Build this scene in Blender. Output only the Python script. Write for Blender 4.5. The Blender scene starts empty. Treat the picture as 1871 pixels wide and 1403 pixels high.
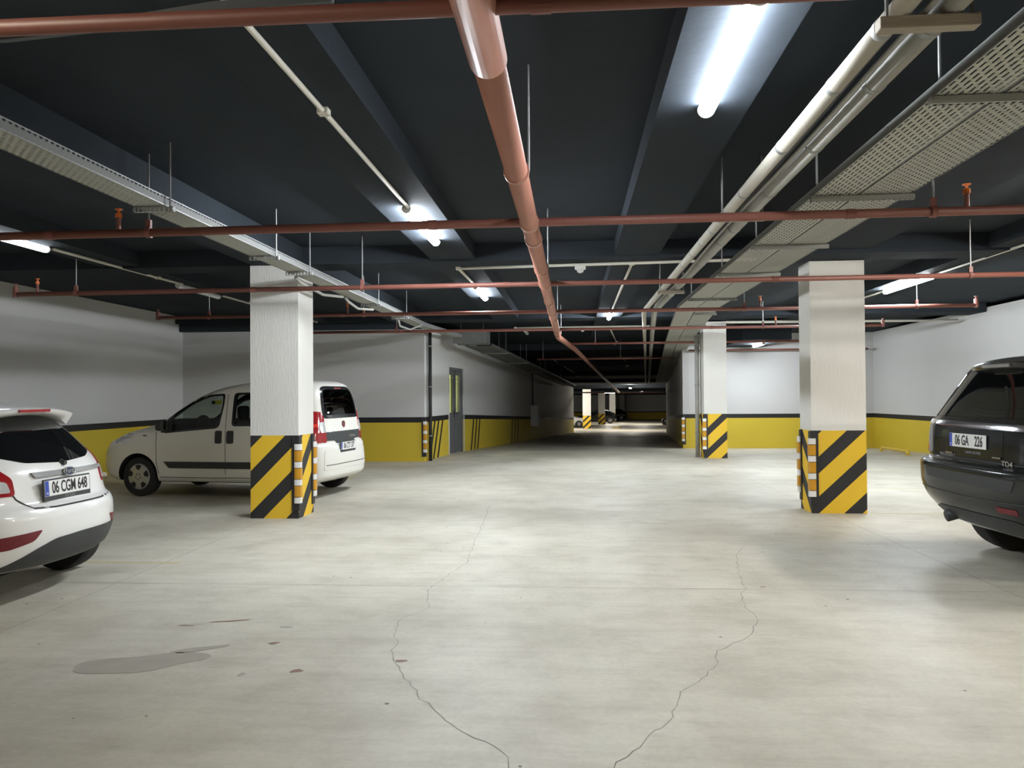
import bpy, bmesh, math, random
from mathutils import Vector, Matrix
from mathutils.bvhtree import BVHTree
from mathutils.geometry import tessellate_polygon
random.seed(7)
SC = bpy.context.scene
COL = SC.collection
R = math.radians

# ------------------------------------------------------------------ materials
def new_mat(name):
    m = bpy.data.materials.new(name); m.use_nodes = True
    return m, m.node_tree.nodes, m.node_tree.links, m.node_tree.nodes['Principled BSDF']

def mat(name, col, rough=.6, metal=0., spec=.5, bump=0., bscale=60., var=0., vscale=3., coat=0., stretch=None):
    m, N, L, b = new_mat(name)
    b.inputs['Base Color'].default_value = (*col, 1); b.inputs['Roughness'].default_value = rough
    b.inputs['Metallic'].default_value = metal; b.inputs['Specular IOR Level'].default_value = spec
    b.inputs['Coat Weight'].default_value = coat; b.inputs['Coat Roughness'].default_value = .05
    if bump or var:
        tc = N.new('ShaderNodeTexCoord'); src = tc.outputs['Object']
        if stretch:
            mp = N.new('ShaderNodeMapping'); mp.inputs['Scale'].default_value = stretch
            L.new(src, mp.inputs['Vector']); src = mp.outputs['Vector']
    if var:
        n = N.new('ShaderNodeTexNoise'); n.inputs['Scale'].default_value = vscale; n.inputs['Detail'].default_value = 6
        L.new(src, n.inputs['Vector'])
        mx = N.new('ShaderNodeMix'); mx.data_type = 'RGBA'
        mx.inputs['A'].default_value = (*[c * (1 - var) for c in col], 1); mx.inputs['B'].default_value = (*[min(1, c * (1 + var)) for c in col], 1)
        L.new(n.outputs['Fac'], mx.inputs['Factor']); L.new(mx.outputs['Result'], b.inputs['Base Color'])
    if bump:
        n = N.new('ShaderNodeTexNoise'); n.inputs['Scale'].default_value = bscale; n.inputs['Detail'].default_value = 4
        L.new(src, n.inputs['Vector'])
        bp = N.new('ShaderNodeBump'); bp.inputs['Strength'].default_value = bump; bp.inputs['Distance'].default_value = .01
        L.new(n.outputs['Fac'], bp.inputs['Height']); L.new(bp.outputs['Normal'], b.inputs['Normal'])
    return m

def emit(name, col, s):
    m, N, L, b = new_mat(name)
    b.inputs['Base Color'].default_value = (*col, 1); b.inputs['Emission Color'].default_value = (*col, 1); b.inputs['Emission Strength'].default_value = s
    return m

def glass(name, tint, rough=.02):
    m, N, L, b = new_mat(name); N.remove(b)
    out = N['Material Output']; t = N.new('ShaderNodeBsdfTransparent'); t.inputs['Color'].default_value = (*tint, 1)
    g = N.new('ShaderNodeBsdfGlossy'); g.inputs['Roughness'].default_value = rough
    f = N.new('ShaderNodeLayerWeight'); pw = N.new('ShaderNodeMath'); pw.operation = 'POWER'; pw.inputs[1].default_value = 4.5
    ad = N.new('ShaderNodeMath'); ad.operation = 'MULTIPLY_ADD'; ad.inputs[1].default_value = .8; ad.inputs[2].default_value = .04
    L.new(f.outputs['Facing'], pw.inputs[0]); L.new(pw.outputs[0], ad.inputs[0])
    mx = N.new('ShaderNodeMixShader'); L.new(ad.outputs[0], mx.inputs[0]); L.new(t.outputs[0], mx.inputs[1]); L.new(g.outputs[0], mx.inputs[2])
    L.new(mx.outputs[0], out.inputs['Surface']); return m

def slotted(name, col, ax, ay, px, py, fx=(.32, .68), fy=(.2, .8)):
    """galvanised sheet with punched slots (holes) in staggered rows"""
    m, N, L, b = new_mat(name)
    b.inputs['Base Color'].default_value = (*col, 1); b.inputs['Roughness'].default_value = .6; b.inputs['Metallic'].default_value = .1; b.inputs['Specular IOR Level'].default_value = .3
    tc = N.new('ShaderNodeTexCoord'); sp = N.new('ShaderNodeSeparateXYZ'); L.new(tc.outputs['Object'], sp.inputs[0])
    def mth(op, a, bb=None):
        n = N.new('ShaderNodeMath'); n.operation = op
        for i, v in enumerate((a, bb)):
            if v is None: continue
            if isinstance(v, (int, float)): n.inputs[i].default_value = v
            else: L.new(v, n.inputs[i])
        return n.outputs[0]
    u = mth('DIVIDE', sp.outputs[ax], px); row = mth('FLOOR', u)
    par = mth('MULTIPLY', mth('PINGPONG', row, 1.), .5)
    v = mth('ADD', mth('DIVIDE', sp.outputs[ay], py), par)
    fu, fv = mth('FRACT', u), mth('FRACT', v)
    k = mth('MULTIPLY', mth('MULTIPLY', mth('GREATER_THAN', fu, fx[0]), mth('LESS_THAN', fu, fx[1])),
            mth('MULTIPLY', mth('GREATER_THAN', fv, fy[0]), mth('LESS_THAN', fv, fy[1])))
    t = N.new('ShaderNodeBsdfTransparent'); mx = N.new('ShaderNodeMixShader')
    L.new(k, mx.inputs[0]); L.new(b.outputs[0], mx.inputs[1]); L.new(t.outputs[0], mx.inputs[2])
    L.new(mx.outputs[0], N['Material Output'].inputs['Surface']); return m

def floor_material():
    m, N, L, b = new_mat('concrete_floor')
    tc = N.new('ShaderNodeTexCoord')
    def noise(scale, detail=6, st=None, rough=.55):
        n = N.new('ShaderNodeTexNoise'); n.inputs['Scale'].default_value = scale; n.inputs['Detail'].default_value = detail; n.inputs['Roughness'].default_value = rough
        if st:
            mp = N.new('ShaderNodeMapping'); mp.inputs['Scale'].default_value = st; mp.inputs['Rotation'].default_value = (0, 0, .35)
            L.new(tc.outputs['Object'], mp.inputs[0]); L.new(mp.outputs[0], n.inputs[0])
        else: L.new(tc.outputs['Object'], n.inputs[0])
        return n.outputs['Fac']
    def ramp(src, stops):
        r = N.new('ShaderNodeValToRGB'); e = r.color_ramp.elements
        e[0].position, e[0].color = stops[0][0], (*stops[0][1], 1); e[1].position, e[1].color = stops[-1][0], (*stops[-1][1], 1)
        for p, c in stops[1:-1]:
            q = e.new(p); q.color = (*c, 1)
        L.new(src, r.inputs[0]); return r.outputs[0]
    def mul(a, c, f=1.):
        x = N.new('ShaderNodeMix'); x.data_type = 'RGBA'; x.blend_type = 'MULTIPLY'; x.inputs['Factor'].default_value = f
        L.new(a, x.inputs['A']); L.new(c, x.inputs['B']); return x.outputs['Result']
    base = ramp(noise(.55, 7), [(.3, (.585, .552, .46)), (.5, (.655, .62, .525)), (.72, (.71, .677, .585))])
    scr = ramp(noise(1.2, 8, (1, 7, 1), .7), [(.3, (.86, .86, .85)), (.55, (.98, .98, .98)), (.75, (1.0, 1.0, .98))])
    fine = ramp(noise(28, 3), [(.3, (.93, .93, .92)), (.6, (1, 1, 1))])
    v = N.new('ShaderNodeTexVoronoi'); v.inputs['Scale'].default_value = 5.2; v.inputs['Randomness'].default_value = 1
    L.new(tc.outputs['Object'], v.inputs[0])
    mk = N.new('ShaderNodeMath'); mk.operation = 'MULTIPLY_ADD'; mk.inputs[1].default_value = -.2
    L.new(noise(.8, 3), mk.inputs[0]); mk.inputs[2].default_value = .155
    cmp_ = N.new('ShaderNodeMath'); cmp_.operation = 'LESS_THAN'; L.new(v.outputs['Distance'], cmp_.inputs[0]); L.new(mk.outputs[0], cmp_.inputs[1])
    patch_ = ramp(noise(2.2, 9, None, .68), [(.36, (.90, .895, .88)), (.52, (1, 1, 1)), (.7, (1.03, 1.03, 1.02))])
    sel = N.new('ShaderNodeSeparateColor'); L.new(v.outputs['Color'], sel.inputs[0])
    pick = N.new('ShaderNodeMath'); pick.operation = 'GREATER_THAN'; L.new(sel.outputs[0], pick.inputs[0]); pick.inputs[1].default_value = .72
    both = N.new('ShaderNodeMath'); both.operation = 'MULTIPLY'; L.new(cmp_.outputs[0], both.inputs[0]); L.new(pick.outputs[0], both.inputs[1])
    spk = ramp(both.outputs[0], [(0, (1, 1, 1)), (1, (.30, .27, .26))])
    stain = ramp(noise(.42, 7), [(.34, (.78, .77, .75)), (.47, (.93, .925, .915)), (.56, (1, 1, 1))])
    c = mul(mul(mul(mul(mul(base, scr), fine), spk), stain), patch_)
    L.new(c, b.inputs['Base Color'])
    rr = N.new('ShaderNodeMapRange'); rr.inputs[3].default_value = .38; rr.inputs[4].default_value = .62
    L.new(noise(1.5, 6), rr.inputs[0]); L.new(rr.outputs[0], b.inputs['Roughness'])
    b.inputs['Specular IOR Level'].default_value = .35
    bp = N.new('ShaderNodeBump'); bp.inputs['Strength'].default_value = .12; bp.inputs['Distance'].default_value = .01
    L.new(noise(14, 8), bp.inputs['Height']); L.new(bp.outputs[0], b.inputs['Normal'])
    return m

M = dict(
    floor=floor_material(),
    ceil=mat('black_ceiling_paint', (.033, .040, .049), .8, spec=.06, bump=.35, bscale=9, var=.2, vscale=1.5),
    white=mat('white_wall_paint', (.60, .60, .595), .75, bump=.25, bscale=45, var=.03, vscale=.8),
    colwhite=mat('white_ribbed_plaster', (.74, .73, .69), .8, bump=.5, bscale=70, var=.03, vscale=4, stretch=(1, 1, .12)),
    black=mat('black_wall_paint', (.010, .010, .012), .55, bump=.1, var=.1),
    yellow=mat('yellow_wall_paint', (.63, .475, .036), .6, bump=.25, bscale=45, var=.07, vscale=1.2),
    sign=mat('yellow_stripe_paint', (.82, .53, .03), .6, bump=.35, bscale=60, var=.04, vscale=6),
    signblack=mat('black_stripe_paint', (.022, .022, .023), .6, bump=.3, bscale=60),
    crack=mat('dark_crack', (.24, .225, .195), .9), joint=mat('joint_sawcut', (.30, .285, .25), .9),  # plain dark tones for floor cracks and joints
    line=mat('worn_yellow_line', (.56, .50, .30), .7, var=.12, vscale=6),
    stain=mat('damp_floor_stain', (.40, .37, .31), .7, var=.15, vscale=9), blot=mat('red_brown_spill', (.27, .17, .13), .7),
    pipe=mat('red_pipe_paint', (.22, .08, .06), .5, bump=.1, bscale=20, var=.12, vscale=5),
    mainpipe=mat('faded_red_pipe_paint', (.40, .18, .13), .42, bump=.08, bscale=15, var=.12, vscale=3),
    orange=mat('orange_sprinkler_cap', (.85, .22, .05), .4), brass=mat('brass', (.5, .36, .15), .35, .9),
    rod=mat('galvanised_rod', (.30, .31, .31), .5, .4), galv=mat('galvanised_steel', (.30, .31, .305), .45, .4, var=.15, vscale=8),
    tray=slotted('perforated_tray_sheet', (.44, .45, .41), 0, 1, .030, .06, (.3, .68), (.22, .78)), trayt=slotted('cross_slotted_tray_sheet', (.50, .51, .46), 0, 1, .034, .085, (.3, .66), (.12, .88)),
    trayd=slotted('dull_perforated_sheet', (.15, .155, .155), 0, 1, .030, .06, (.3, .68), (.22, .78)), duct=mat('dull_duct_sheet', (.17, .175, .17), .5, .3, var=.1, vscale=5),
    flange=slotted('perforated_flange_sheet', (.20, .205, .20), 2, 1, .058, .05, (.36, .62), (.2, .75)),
    bracket=slotted('slotted_bracket_channel', (.36, .37, .36), 1, 0, .05, .038, (.3, .7), (.25, .7)),
    pvc=mat('white_plastic_pipe', (.44, .42, .36), .6, var=.1, vscale=4), pvcg=mat('grey_pipe_wrap', (.36, .36, .33), .55, var=.2, vscale=6),
    cable=mat('black_cable', (.035, .035, .037), .5), greycable=mat('grey_cable', (.33, .33, .31), .5),
    wood=mat('weathered_timber', (.36, .32, .26), .8, bump=.3, bscale=18, var=.2, vscale=10, stretch=(1, 8, 8)),
    cond=mat('white_conduit', (.72, .70, .62), .5), fit=mat('white_lamp_housing', (.7, .7, .68), .4),
    dead=mat('unlit_diffuser', (.62, .64, .64), .35),
    rubber=mat('black_rubber', (.022, .022, .023), .55, bump=.15, bscale=40), refw=mat('white_reflector', (.85, .84, .82), .35),
    refa=mat('amber_reflector', (.62, .30, .02), .3, spec=.7),
    doorg=mat('grey_door_paint', (.13, .135, .14), .5), handle=mat('dark_handle', (.02, .02, .02), .35), clear=glass('door_glass', (.93, .96, .88)),
    cream=mat('cream_stairwell_paint', (.78, .78, .55), .8), boxg=mat('grey_cabinet_paint', (.5, .5, .48), .5),
    carw=mat('white_car_paint', (.84, .84, .82), .3, coat=.7), carv=mat('van_white_paint', (.80, .79, .735), .32, coat=.6),
    carb=mat('black_car_paint', (.010, .0115, .013), .2, spec=.35, coat=.35), plas=mat('dark_plastic_trim', (.034, .037, .039), .5, bump=.1, bscale=90),
    under=mat('underbody_black', (.008, .008, .008), .9), tyre=mat('tyre_rubber', (.017, .017, .018), .75, bump=.1, bscale=40),
    alloy=mat('silver_wheel', (.46, .46, .45), .35, .5), alloyd=mat('wheel_hole', (.02, .02, .02), .7),
    dglass=mat('dark_tinted_glass', (.006, .007, .008), .04, spec=.6), tglass=glass('smoked_glass', (.30, .32, .31)), lglass=glass('light_green_glass', (.66, .72, .68)),
    ceram=mat('black_glass_border', (.02, .022, .024), .12), chrome=mat('chrome', (.62, .63, .64), .12, 1.), brushed=mat('brushed_trim', (.42, .42, .42), .32, .7),
    redl=mat('red_lamp_lens', (.33, .012, .016), .1, spec=.7, coat=.6), redd=mat('dark_red_lamp', (.16, .012, .018), .15), redb=mat('bright_red_lamp', (.7, .05, .03), .1),
    clearl=mat('clear_lamp_lens', (.62, .62, .62), .12, .3), amberl=mat('amber_lamp', (.8, .2, .02), .15),
    plate=mat('plate_white', (.82, .82, .8), .35), pblue=mat('plate_blue', (.03, .07, .42), .4), pblk=mat('plate_letters', (.012, .012, .014), .5),
    trimg=mat('satin_grey_trim', (.23, .23, .225), .35, spec=.6),
    seam=mat('panel_gap', (.03, .03, .03), .8), seat=mat('dark_seat_fabric', (.035, .035, .037), .9), tag=mat('yellow_card', (.75, .68, .06), .6),
    badge=mat('badge_silver', (.55, .55, .56), .25, .8), green=mat('dark_oval_badge', (.06, .09, .07), .3), greyp=mat('grey_mat_plate', (.25, .25, .25), .5),
    crimson=mat('dark_red_badge', (.22, .02, .03), .3), navy=mat('dark_blue_badge', (.03, .045, .10), .25),
)

# ------------------------------------------------------------------ geometry helpers
def obj(name, bm, mats, parent=None, smooth=False, recalc=True, bevel=0):
    if recalc: bmesh.ops.recalc_face_normals(bm, faces=bm.faces)
    me = bpy.data.meshes.new(name); bm.to_mesh(me); bm.free()
    for m in (mats if isinstance(mats, (list, tuple)) else [mats]): me.materials.append(m)
    if smooth:
        for p in me.polygons: p.use_smooth = True
    o = bpy.data.objects.new(name, me); COL.objects.link(o)
    if parent is not None: o.parent = parent
    if bevel:
        md = o.modifiers.new('bevel', 'BEVEL'); md.width = bevel; md.segments = 2; md.limit_method = 'ANGLE'
    return o

def tag(o, label, cat, group=None):
    o['label'] = label; o['category'] = cat
    if group: o['group'] = group
    return o

def thing(name, label, cat, loc=(0, 0, 0), rz=0, group=None, scale=1):
    o = bpy.data.objects.new(name, None); COL.objects.link(o)
    o.location = loc; o.rotation_euler = (0, 0, rz); o.scale = (scale,) * 3; o.empty_display_size = .2
    return tag(o, label, cat, group)

def struct(name, bm, mats, parent=None, **k):
    o = obj(name, bm, mats, parent, **k)
    if parent is None: o['kind'] = 'structure'
    return o

def B(): return bmesh.new()

def box(bm, a, b, mi=0):
    x0, y0, z0 = a; x1, y1, z1 = b
    v = [bm.verts.new(p) for p in ((x0, y0, z0), (x1, y0, z0), (x1, y1, z0), (x0, y1, z0), (x0, y0, z1), (x1, y0, z1), (x1, y1, z1), (x0, y1, z1))]
    for f in ((0, 3, 2, 1), (4, 5, 6, 7), (0, 1, 5, 4), (1, 2, 6, 5), (2, 3, 7, 6), (3, 0, 4, 7)):
        bm.faces.new([v[i] for i in f]).material_index = mi
    return bm

def poly(bm, pts, mi=0):
    f = bm.faces.new([bm.verts.new(p) for p in pts]); f.material_index = mi; return f

def tube(bm, pts, r, n=12, mi=0, cap=True):
    pts = [Vector(p) for p in pts]; rs = r if isinstance(r, (list, tuple)) else [r] * len(pts); rings = []
    for i, p in enumerate(pts):
        d = (pts[min(i + 1, len(pts) - 1)] - pts[max(i - 1, 0)]).normalized()
        up = Vector((0, 0, 1)) if abs(d.z) < .95 else Vector((0, 1, 0))
        a = d.cross(up).normalized(); b = a.cross(d)
        rings.append([bm.verts.new(p + (a * math.cos(2 * math.pi * k / n) + b * math.sin(2 * math.pi * k / n)) * rs[i]) for k in range(n)])
    for i in range(len(rings) - 1):
        for k in range(n):
            f = bm.faces.new((rings[i][k], rings[i][(k + 1) % n], rings[i + 1][(k + 1) % n], rings[i + 1][k])); f.material_index = mi
    if cap:
        bm.faces.new(rings[0]).material_index = mi; bm.faces.new(rings[-1]).material_index = mi
    return bm

def sweep(bm, pts, prof, mi=0):
    """sweep a closed (lateral, up) profile along a path; lateral stays horizontal"""
    pts = [Vector(p) for p in pts]; rings = []
    for i, p in enumerate(pts):
        d = pts[min(i + 1, len(pts) - 1)] - pts[max(i - 1, 0)]
        l = Vector((d.y, -d.x, 0)).normalized()
        rings.append([bm.verts.new(p + l * a + Vector((0, 0, c))) for a, c in prof])
    n = len(prof)
    for i in range(len(rings) - 1):
        for k in range(n):
            bm.faces.new((rings[i][k], rings[i][(k + 1) % n], rings[i + 1][(k + 1) % n], rings[i + 1][k])).material_index = mi
    bm.faces.new(rings[0]).material_index = mi; bm.faces.new(rings[-1]).material_index = mi
    return bm

def prism(bm, pts2, z0, z1, mi=0):
    lo = [bm.verts.new((x, y, z0)) for x, y in pts2]; hi = [bm.verts.new((x, y, z1)) for x, y in pts2]; n = len(pts2)
    for k in range(n): bm.faces.new((lo[k], lo[(k + 1) % n], hi[(k + 1) % n], hi[k])).material_index = mi
    bm.faces.new(lo[::-1]).material_index = mi; bm.faces.new(hi).material_index = mi
    return bm

def lathe(bm, prof, n=32, axis='y', c=(0, 0, 0), mi=0):
    """revolve (offset along axis, radius) pairs"""
    rings = []
    for h, r in prof:
        ring = []
        for k in range(n):
            a = 2 * math.pi * k / n; s, t = r * math.cos(a), r * math.sin(a)
            p = {'y': (s, h, t), 'z': (s, t, h), 'x': (h, s, t)}[axis]
            ring.append(bm.verts.new((p[0] + c[0], p[1] + c[1], p[2] + c[2])))
        rings.append(ring)
    for i in range(len(rings) - 1):
        for k in range(n): bm.faces.new((rings[i][k], rings[i][(k + 1) % n], rings[i + 1][(k + 1) % n], rings[i + 1][k])).material_index = mi
    bm.faces.new(rings[0]).material_index = mi; bm.faces.new(rings[-1]).material_index = mi
    return bm

def clip(pts, a, b, c):
    """keep the part of a 2D polygon where a*u+b*v<=c"""
    out = []
    for i, p in enumerate(pts):
        q = pts[(i + 1) % len(pts)]; dp, dq = a * p[0] + b * p[1] - c, a * q[0] + b * q[1] - c
        if dp <= 0: out.append(p)
        if (dp < 0 < dq) or (dq < 0 < dp):
            t = dp / (dp - dq); out.append((p[0] + t * (q[0] - p[0]), p[1] + t * (q[1] - p[1])))
    return out

def dup(o, parent=None):
    c = o.copy(); COL.objects.link(c); c.parent = parent
    for ch in list(o.children): dup(ch, c)
    return c

def text_bm(s, size, depth=.0015, bold=.0, sx=1.):
    cu = bpy.data.curves.new('t', 'FONT'); cu.body = s; cu.size = size; cu.extrude = depth; cu.offset = bold
    cu.align_x = 'CENTER'; cu.align_y = 'CENTER'; cu.resolution_u = 4
    o = bpy.data.objects.new('t', cu); COL.objects.link(o)
    dg = bpy.context.evaluated_depsgraph_get(); me = bpy.data.meshes.new_from_object(o.evaluated_get(dg))
    bpy.data.objects.remove(o); bpy.data.curves.remove(cu)
    bm = B(); bm.from_mesh(me); bpy.data.meshes.remove(me)
    bmesh.ops.scale(bm, vec=(sx, 1, 1), verts=bm.verts)
    return bm

# ------------------------------------------------------------------ floor levels
def zf(y):
    if y < 21: return 0.
    if y < 57: return -.033 * (y - 21)
    return -1.188 - .0135 * (y - 57)
SLAB, BEAM = 3.6, 3.4
def zc(y): return SLAB + zf(y)

# ------------------------------------------------------------------ setting: floor and ceiling
ys = [-9, 0, 10, 21] + [21 + 4 * k for k in range(1, 10)] + [70, 90, 112]
bm = B()
for a, b in zip(ys, ys[1:]):
    x0, x1 = (-10.5, 10.5) if b <= 25.1 else (-8, 20)
    poly(bm, [(x0, a, zf(a)), (x1, a, zf(a)), (x1, b, zf(b)), (x0, b, zf(b))])
bmesh.ops.remove_doubles(bm, verts=bm.verts, dist=1e-4)
floor = struct('floor', bm, M['floor'])
bm = B()
for a, b in zip(ys, ys[1:]):
    x0, x1 = (-10.5, 10.5) if b <= 25.1 else (-8, 20)
    poly(bm, [(x0, a, zc(a)), (x0, b, zc(b)), (x1, b, zc(b)), (x1, a, zc(a))])
ceiling = struct('ceiling', bm, M['ceil'], recalc=False)

def ribbon(pts, w, z=.0012, jitter=0):
    bm = B(); P = []
    pts = [Vector((x, y, 0)) for x, y in pts]
    fine = [pts[0]]
    for a, b in zip(pts, pts[1:]):
        n = max(1, int((b - a).length / .06)) if jitter else 1
        for k in range(1, n + 1):
            p = a.lerp(b, k / n)
            if jitter: p += Vector((random.uniform(-jitter, jitter), random.uniform(-jitter, jitter), 0))
            fine.append(p)
    for i, p in enumerate(fine):
        d = fine[min(i + 1, len(fine) - 1)] - fine[max(0, i - 1)]; l = Vector((d.y, -d.x, 0)).normalized()
        ww = w * (random.uniform(.5, 1.3) if jitter else 1)
        P.append((bm.verts.new(p + l * ww / 2 + Vector((0, 0, z + zf(p.y)))), bm.verts.new(p - l * ww / 2 + Vector((0, 0, z + zf(p.y))))))
    for a, b in zip(P, P[1:]): bm.faces.new((a[0], b[0], b[1], a[1]))
    return bm
cr1 = [(-1.21, 11.0), (-1.12, 9.2), (-1.09, 8.49), (-1.03, 7.25), (-1.2, 6.31), (-1.16, 5.97), (-1.09, 5.74), (-1.23, 5.45), (-1.24, 5.2), (-1.15, 4.91), (-1.14, 4.7), (-1.02, 4.42), (-.84, 4.07), (-.71, 3.86), (-.52, 3.62), (-.37, 3.49), (-.3, 3.4), (-.26, 3.1), (-.1, 2.6)]
cr2 = [(1.75, 8.16), (1.62, 7.8), (1.52, 7.37), (1.45, 6.93), (1.4, 6.44), (1.32, 6.27), (1.27, 5.87), (1.3, 5.6), (1.25, 5.46), (1.16, 5.21), (.89, 4.87), (.82, 4.62), (.72, 4.4), (.54, 4.14), (.45, 3.8), (.35, 3.65), (.26, 3.48), (.17, 3.37), (.1, 3.2), (-.05, 2.6)]
for c in (cr1, cr2): obj('crack', ribbon(c, .0045, jitter=.014), M['crack'], floor, recalc=False)
for c in ([(-3.6, 10.25), (3.2, 10.47)], [(-9, 6.3), (9, 6.5)], [(3.15, 20), (3.3, 13.8), (3.46, 6.2), (3.6, 1)], [(-4.0, 9.6), (-3.92, 5), (-3.85, 0)]):
    obj('sawcut_joint', ribbon(c, .006), M['joint'], floor, recalc=False)
for c in ([(3.9, 10.5), (8.3, 10.45)], [(4.2, 13.3), (8.5, 13.25)], [(4.6, 16.05), (8.9, 16.0)], [(-9.2, 7.15), (-3.8, 7.15)], [(-4.15, 12.2), (-4.45, 15.4)], [(4.6, 19.), (8.8, 19.)], [(4.2, 7.0), (8.6, 6.95)]):
    obj('parking_line', ribbon(c, .07), M['line'], floor, recalc=False)
def blob(cx, cy, rx, ry, rot=0, n=26, amp=.25):
    bm = B(); pts = []
    ph = [random.uniform(0, 6.28) for _ in range(4)]
    for k in range(n):
        a = 2 * math.pi * k / n; s = 1 + amp * (math.sin(2 * a + ph[0]) * .5 + math.sin(3 * a + ph[1]) * .4 + math.sin(5 * a + ph[2]) * .25)
        x, y = rx * s * math.cos(a), ry * s * math.sin(a)
        pts.append((cx + x * math.cos(rot) - y * math.sin(rot), cy + x * math.sin(rot) + y * math.cos(rot), .0015))
    poly(bm, pts); return bm
for a in ((-2.62, 4.45, .34, .17, .35), (-2.38, 4.72, .2, .035, .5), (-2.0, 5.2, .05, .02), (-1.92, 4.3, .02, .03)):
    obj('stain', blob(*a), M['stain'], floor, recalc=False)
for a in ((-2.45, 5.32, .12, .018, .3), (-2.72, 5.2, .05, .012), (-1.62, 4.38, .03, .03), (-1.05, 4.58, .03, .022), (-1.95, 4.86, .035, .02), (2.25, 3.42, .07, .022, -.3), (1.55, 6.5, .03, .012)):
    obj('spill', blob(*a, amp=.4), M['blot'], floor, recalc=False)

# ------------------------------------------------------------------ setting: walls
BAND0, BAND1 = .95, 1.08
WM = [M['yellow'], M['black'], M['white']]
def wall_strip(bm, p, q, top0, top1, z0=None, holes=None, th=0.2, flip=1):
    """banded wall face from p to q (plan points) standing on the floor, given thickness behind it"""
    d = Vector((q[0] - p[0], q[1] - p[1], 0)); n = Vector((d.y, -d.x, 0)).normalized() * th * flip
    za, zb = zf(p[1]) - .02, zf(q[1]) - .02
    lv = [(0, 0), (BAND0 + .02, BAND0 + .02), (BAND1 + .02, BAND1 + .02), (top0 + .02, top1 + .02)]
    for k in range(3):
        a0, b0 = lv[k]; a1, b1 = lv[k + 1]
        c = [Vector((p[0], p[1], za + a0)), Vector((q[0], q[1], zb + b0)), Vector((q[0], q[1], zb + b1)), Vector((p[0], p[1], za + a1))]
        f = [bm.verts.new(v) for v in c]; g = [bm.verts.new(v + n) for v in c]
        bm.faces.new(f).material_index = k; bm.faces.new(g[::-1]).material_index = k
        for i in range(4): bm.faces.new((f[i], g[i], g[(i + 1) % 4], f[(i + 1) % 4])).material_index = k
    return bm
LX, RX, BY = -9.7, 9.3, 18.4
bm = wall_strip(B(), (LX, -9), (LX, BY), SLAB, SLAB, flip=-1); struct('wall_left', bm, WM)
bm = wall_strip(B(), (LX, BY), (-3.6, BY), 3.28, 3.28, flip=-1); struct('wall_back_left', bm, WM)
bm = wall_strip(B(), (RX, -9), (RX, 24.6), SLAB, SLAB); struct('wall_right', bm, WM)
bm = wall_strip(B(), (RX, 24.6), (3.46, 24.6), SLAB, SLAB, flip=1); struct('wall_back_right', bm, WM)
bm = wall_strip(B(), (-10.5, -8.6), (10.5, -8.6), SLAB, SLAB, flip=1); struct('wall_front', bm, WM)
# corridor, left side with a door opening
SL = .0943
def lx(y): return -3.6 + SL * (y - BY)
D0, D1, DH = 20.75, 22.4, 2.38
bm = B()
wall_strip(bm, (lx(BY), BY + .001), (lx(D0), D0), 3.3, 3.35, flip=-1)
for a, b in zip([D1, 30, 40, 50], [30, 40, 50, 57]): wall_strip(bm, (lx(a), a), (lx(b), b), 3.3, 3.3, flip=-1)
n = Vector((-1, SL, 0)).normalized() * .2
c = [Vector((lx(D0), D0, DH)), Vector((lx(D1), D1, DH)), Vector((lx(D1), D1, 3.35)), Vector((lx(D0), D0, 3.35))]
f = [bm.verts.new(v) for v in c]; g = [bm.verts.new(v + n) for v in c]
for fs in (f, g[::-1]): bm.faces.new(fs).material_index = 2
for i in range(4): bm.faces.new((f[i], g[i], g[(i + 1) % 4], f[(i + 1) % 4])).material_index = 2
wl = struct('wall_corridor_left', bm, WM)
def slant(y0, w, lean, par, side=1):
    bm = B(); lf = lx if side > 0 else rx
    e = .004 * side
    def pt(y, h): return (lf(y) + e, y, zf(y) + h)
    poly(bm, [pt(y0, .0), pt(y0 + w, .0), pt(y0 + w + lean, BAND0), pt(y0 + lean, BAND0)])
    obj('painted_stripe', bm, M['black'], par, recalc=False)
for y in (18.75, 19.1, 19.5): slant(y, .14, .5, wl)
for y in (23.3, 23.75, 24.2): slant(y, .16, .35, wl)
for y in (30.4, 31.1, 31.8): slant(y, .2, .2, wl)
def rx(y): return 3.46 + .1 * (y - 24.6)
bm = B()
for a, b in zip([24.6, 30, 40], [30, 40, 51]): wall_strip(bm, (rx(a), a + .001), (rx(b), b), 3.5, 3.3, flip=1)
struct('wall_corridor_right', bm, WM)
# far hall shell
bm = wall_strip(B(), (6, 108), (20, 108), 3.4, 3.4, flip=-1); struct('wall_far', bm, WM)
bm = wall_strip(B(), (-8, 104), (6, 108), 3.4, 3.4, flip=-1); struct('wall_far_left', bm, WM)
bm = wall_strip(B(), (-8, 57.1), (lx(57), 57.1), 3.4, 3.4, flip=1); struct('wall_hall_left', bm, WM)
bm = wall_strip(B(), (rx(51), 51.1), (20, 51.1), 3.4, 3.4, flip=1); struct('wall_hall_right', bm, WM)
# lit stairwell behind the door
bm = B(); x0, x1, y0, y1, z0, z1 = -7.2, -3.75, 19.6, 24.2, -.1, 2.9
for pts in ([(x0, y0, z0), (x0, y1, z0), (x0, y1, z1), (x0, y0, z1)], [(x0, y0, z0), (x1, y0, z0), (x1, y0, z1), (x0, y0, z1)],
            [(x0, y1, z0), (x1 + .3, y1, z0), (x1 + .3, y1, z1), (x0, y1, z1)], [(x0, y0, z1), (x1 + .3, y0, z1), (x1 + .3, y1, z1), (x0, y1, z1)], [(x0, y0, z0), (x1 + .3, y0, z0), (x1 + .3, y1, z0), (x0, y1, z0)]):
    poly(bm, pts)
struct('wall_stairwell', bm, M['cream'], recalc=False)

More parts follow.
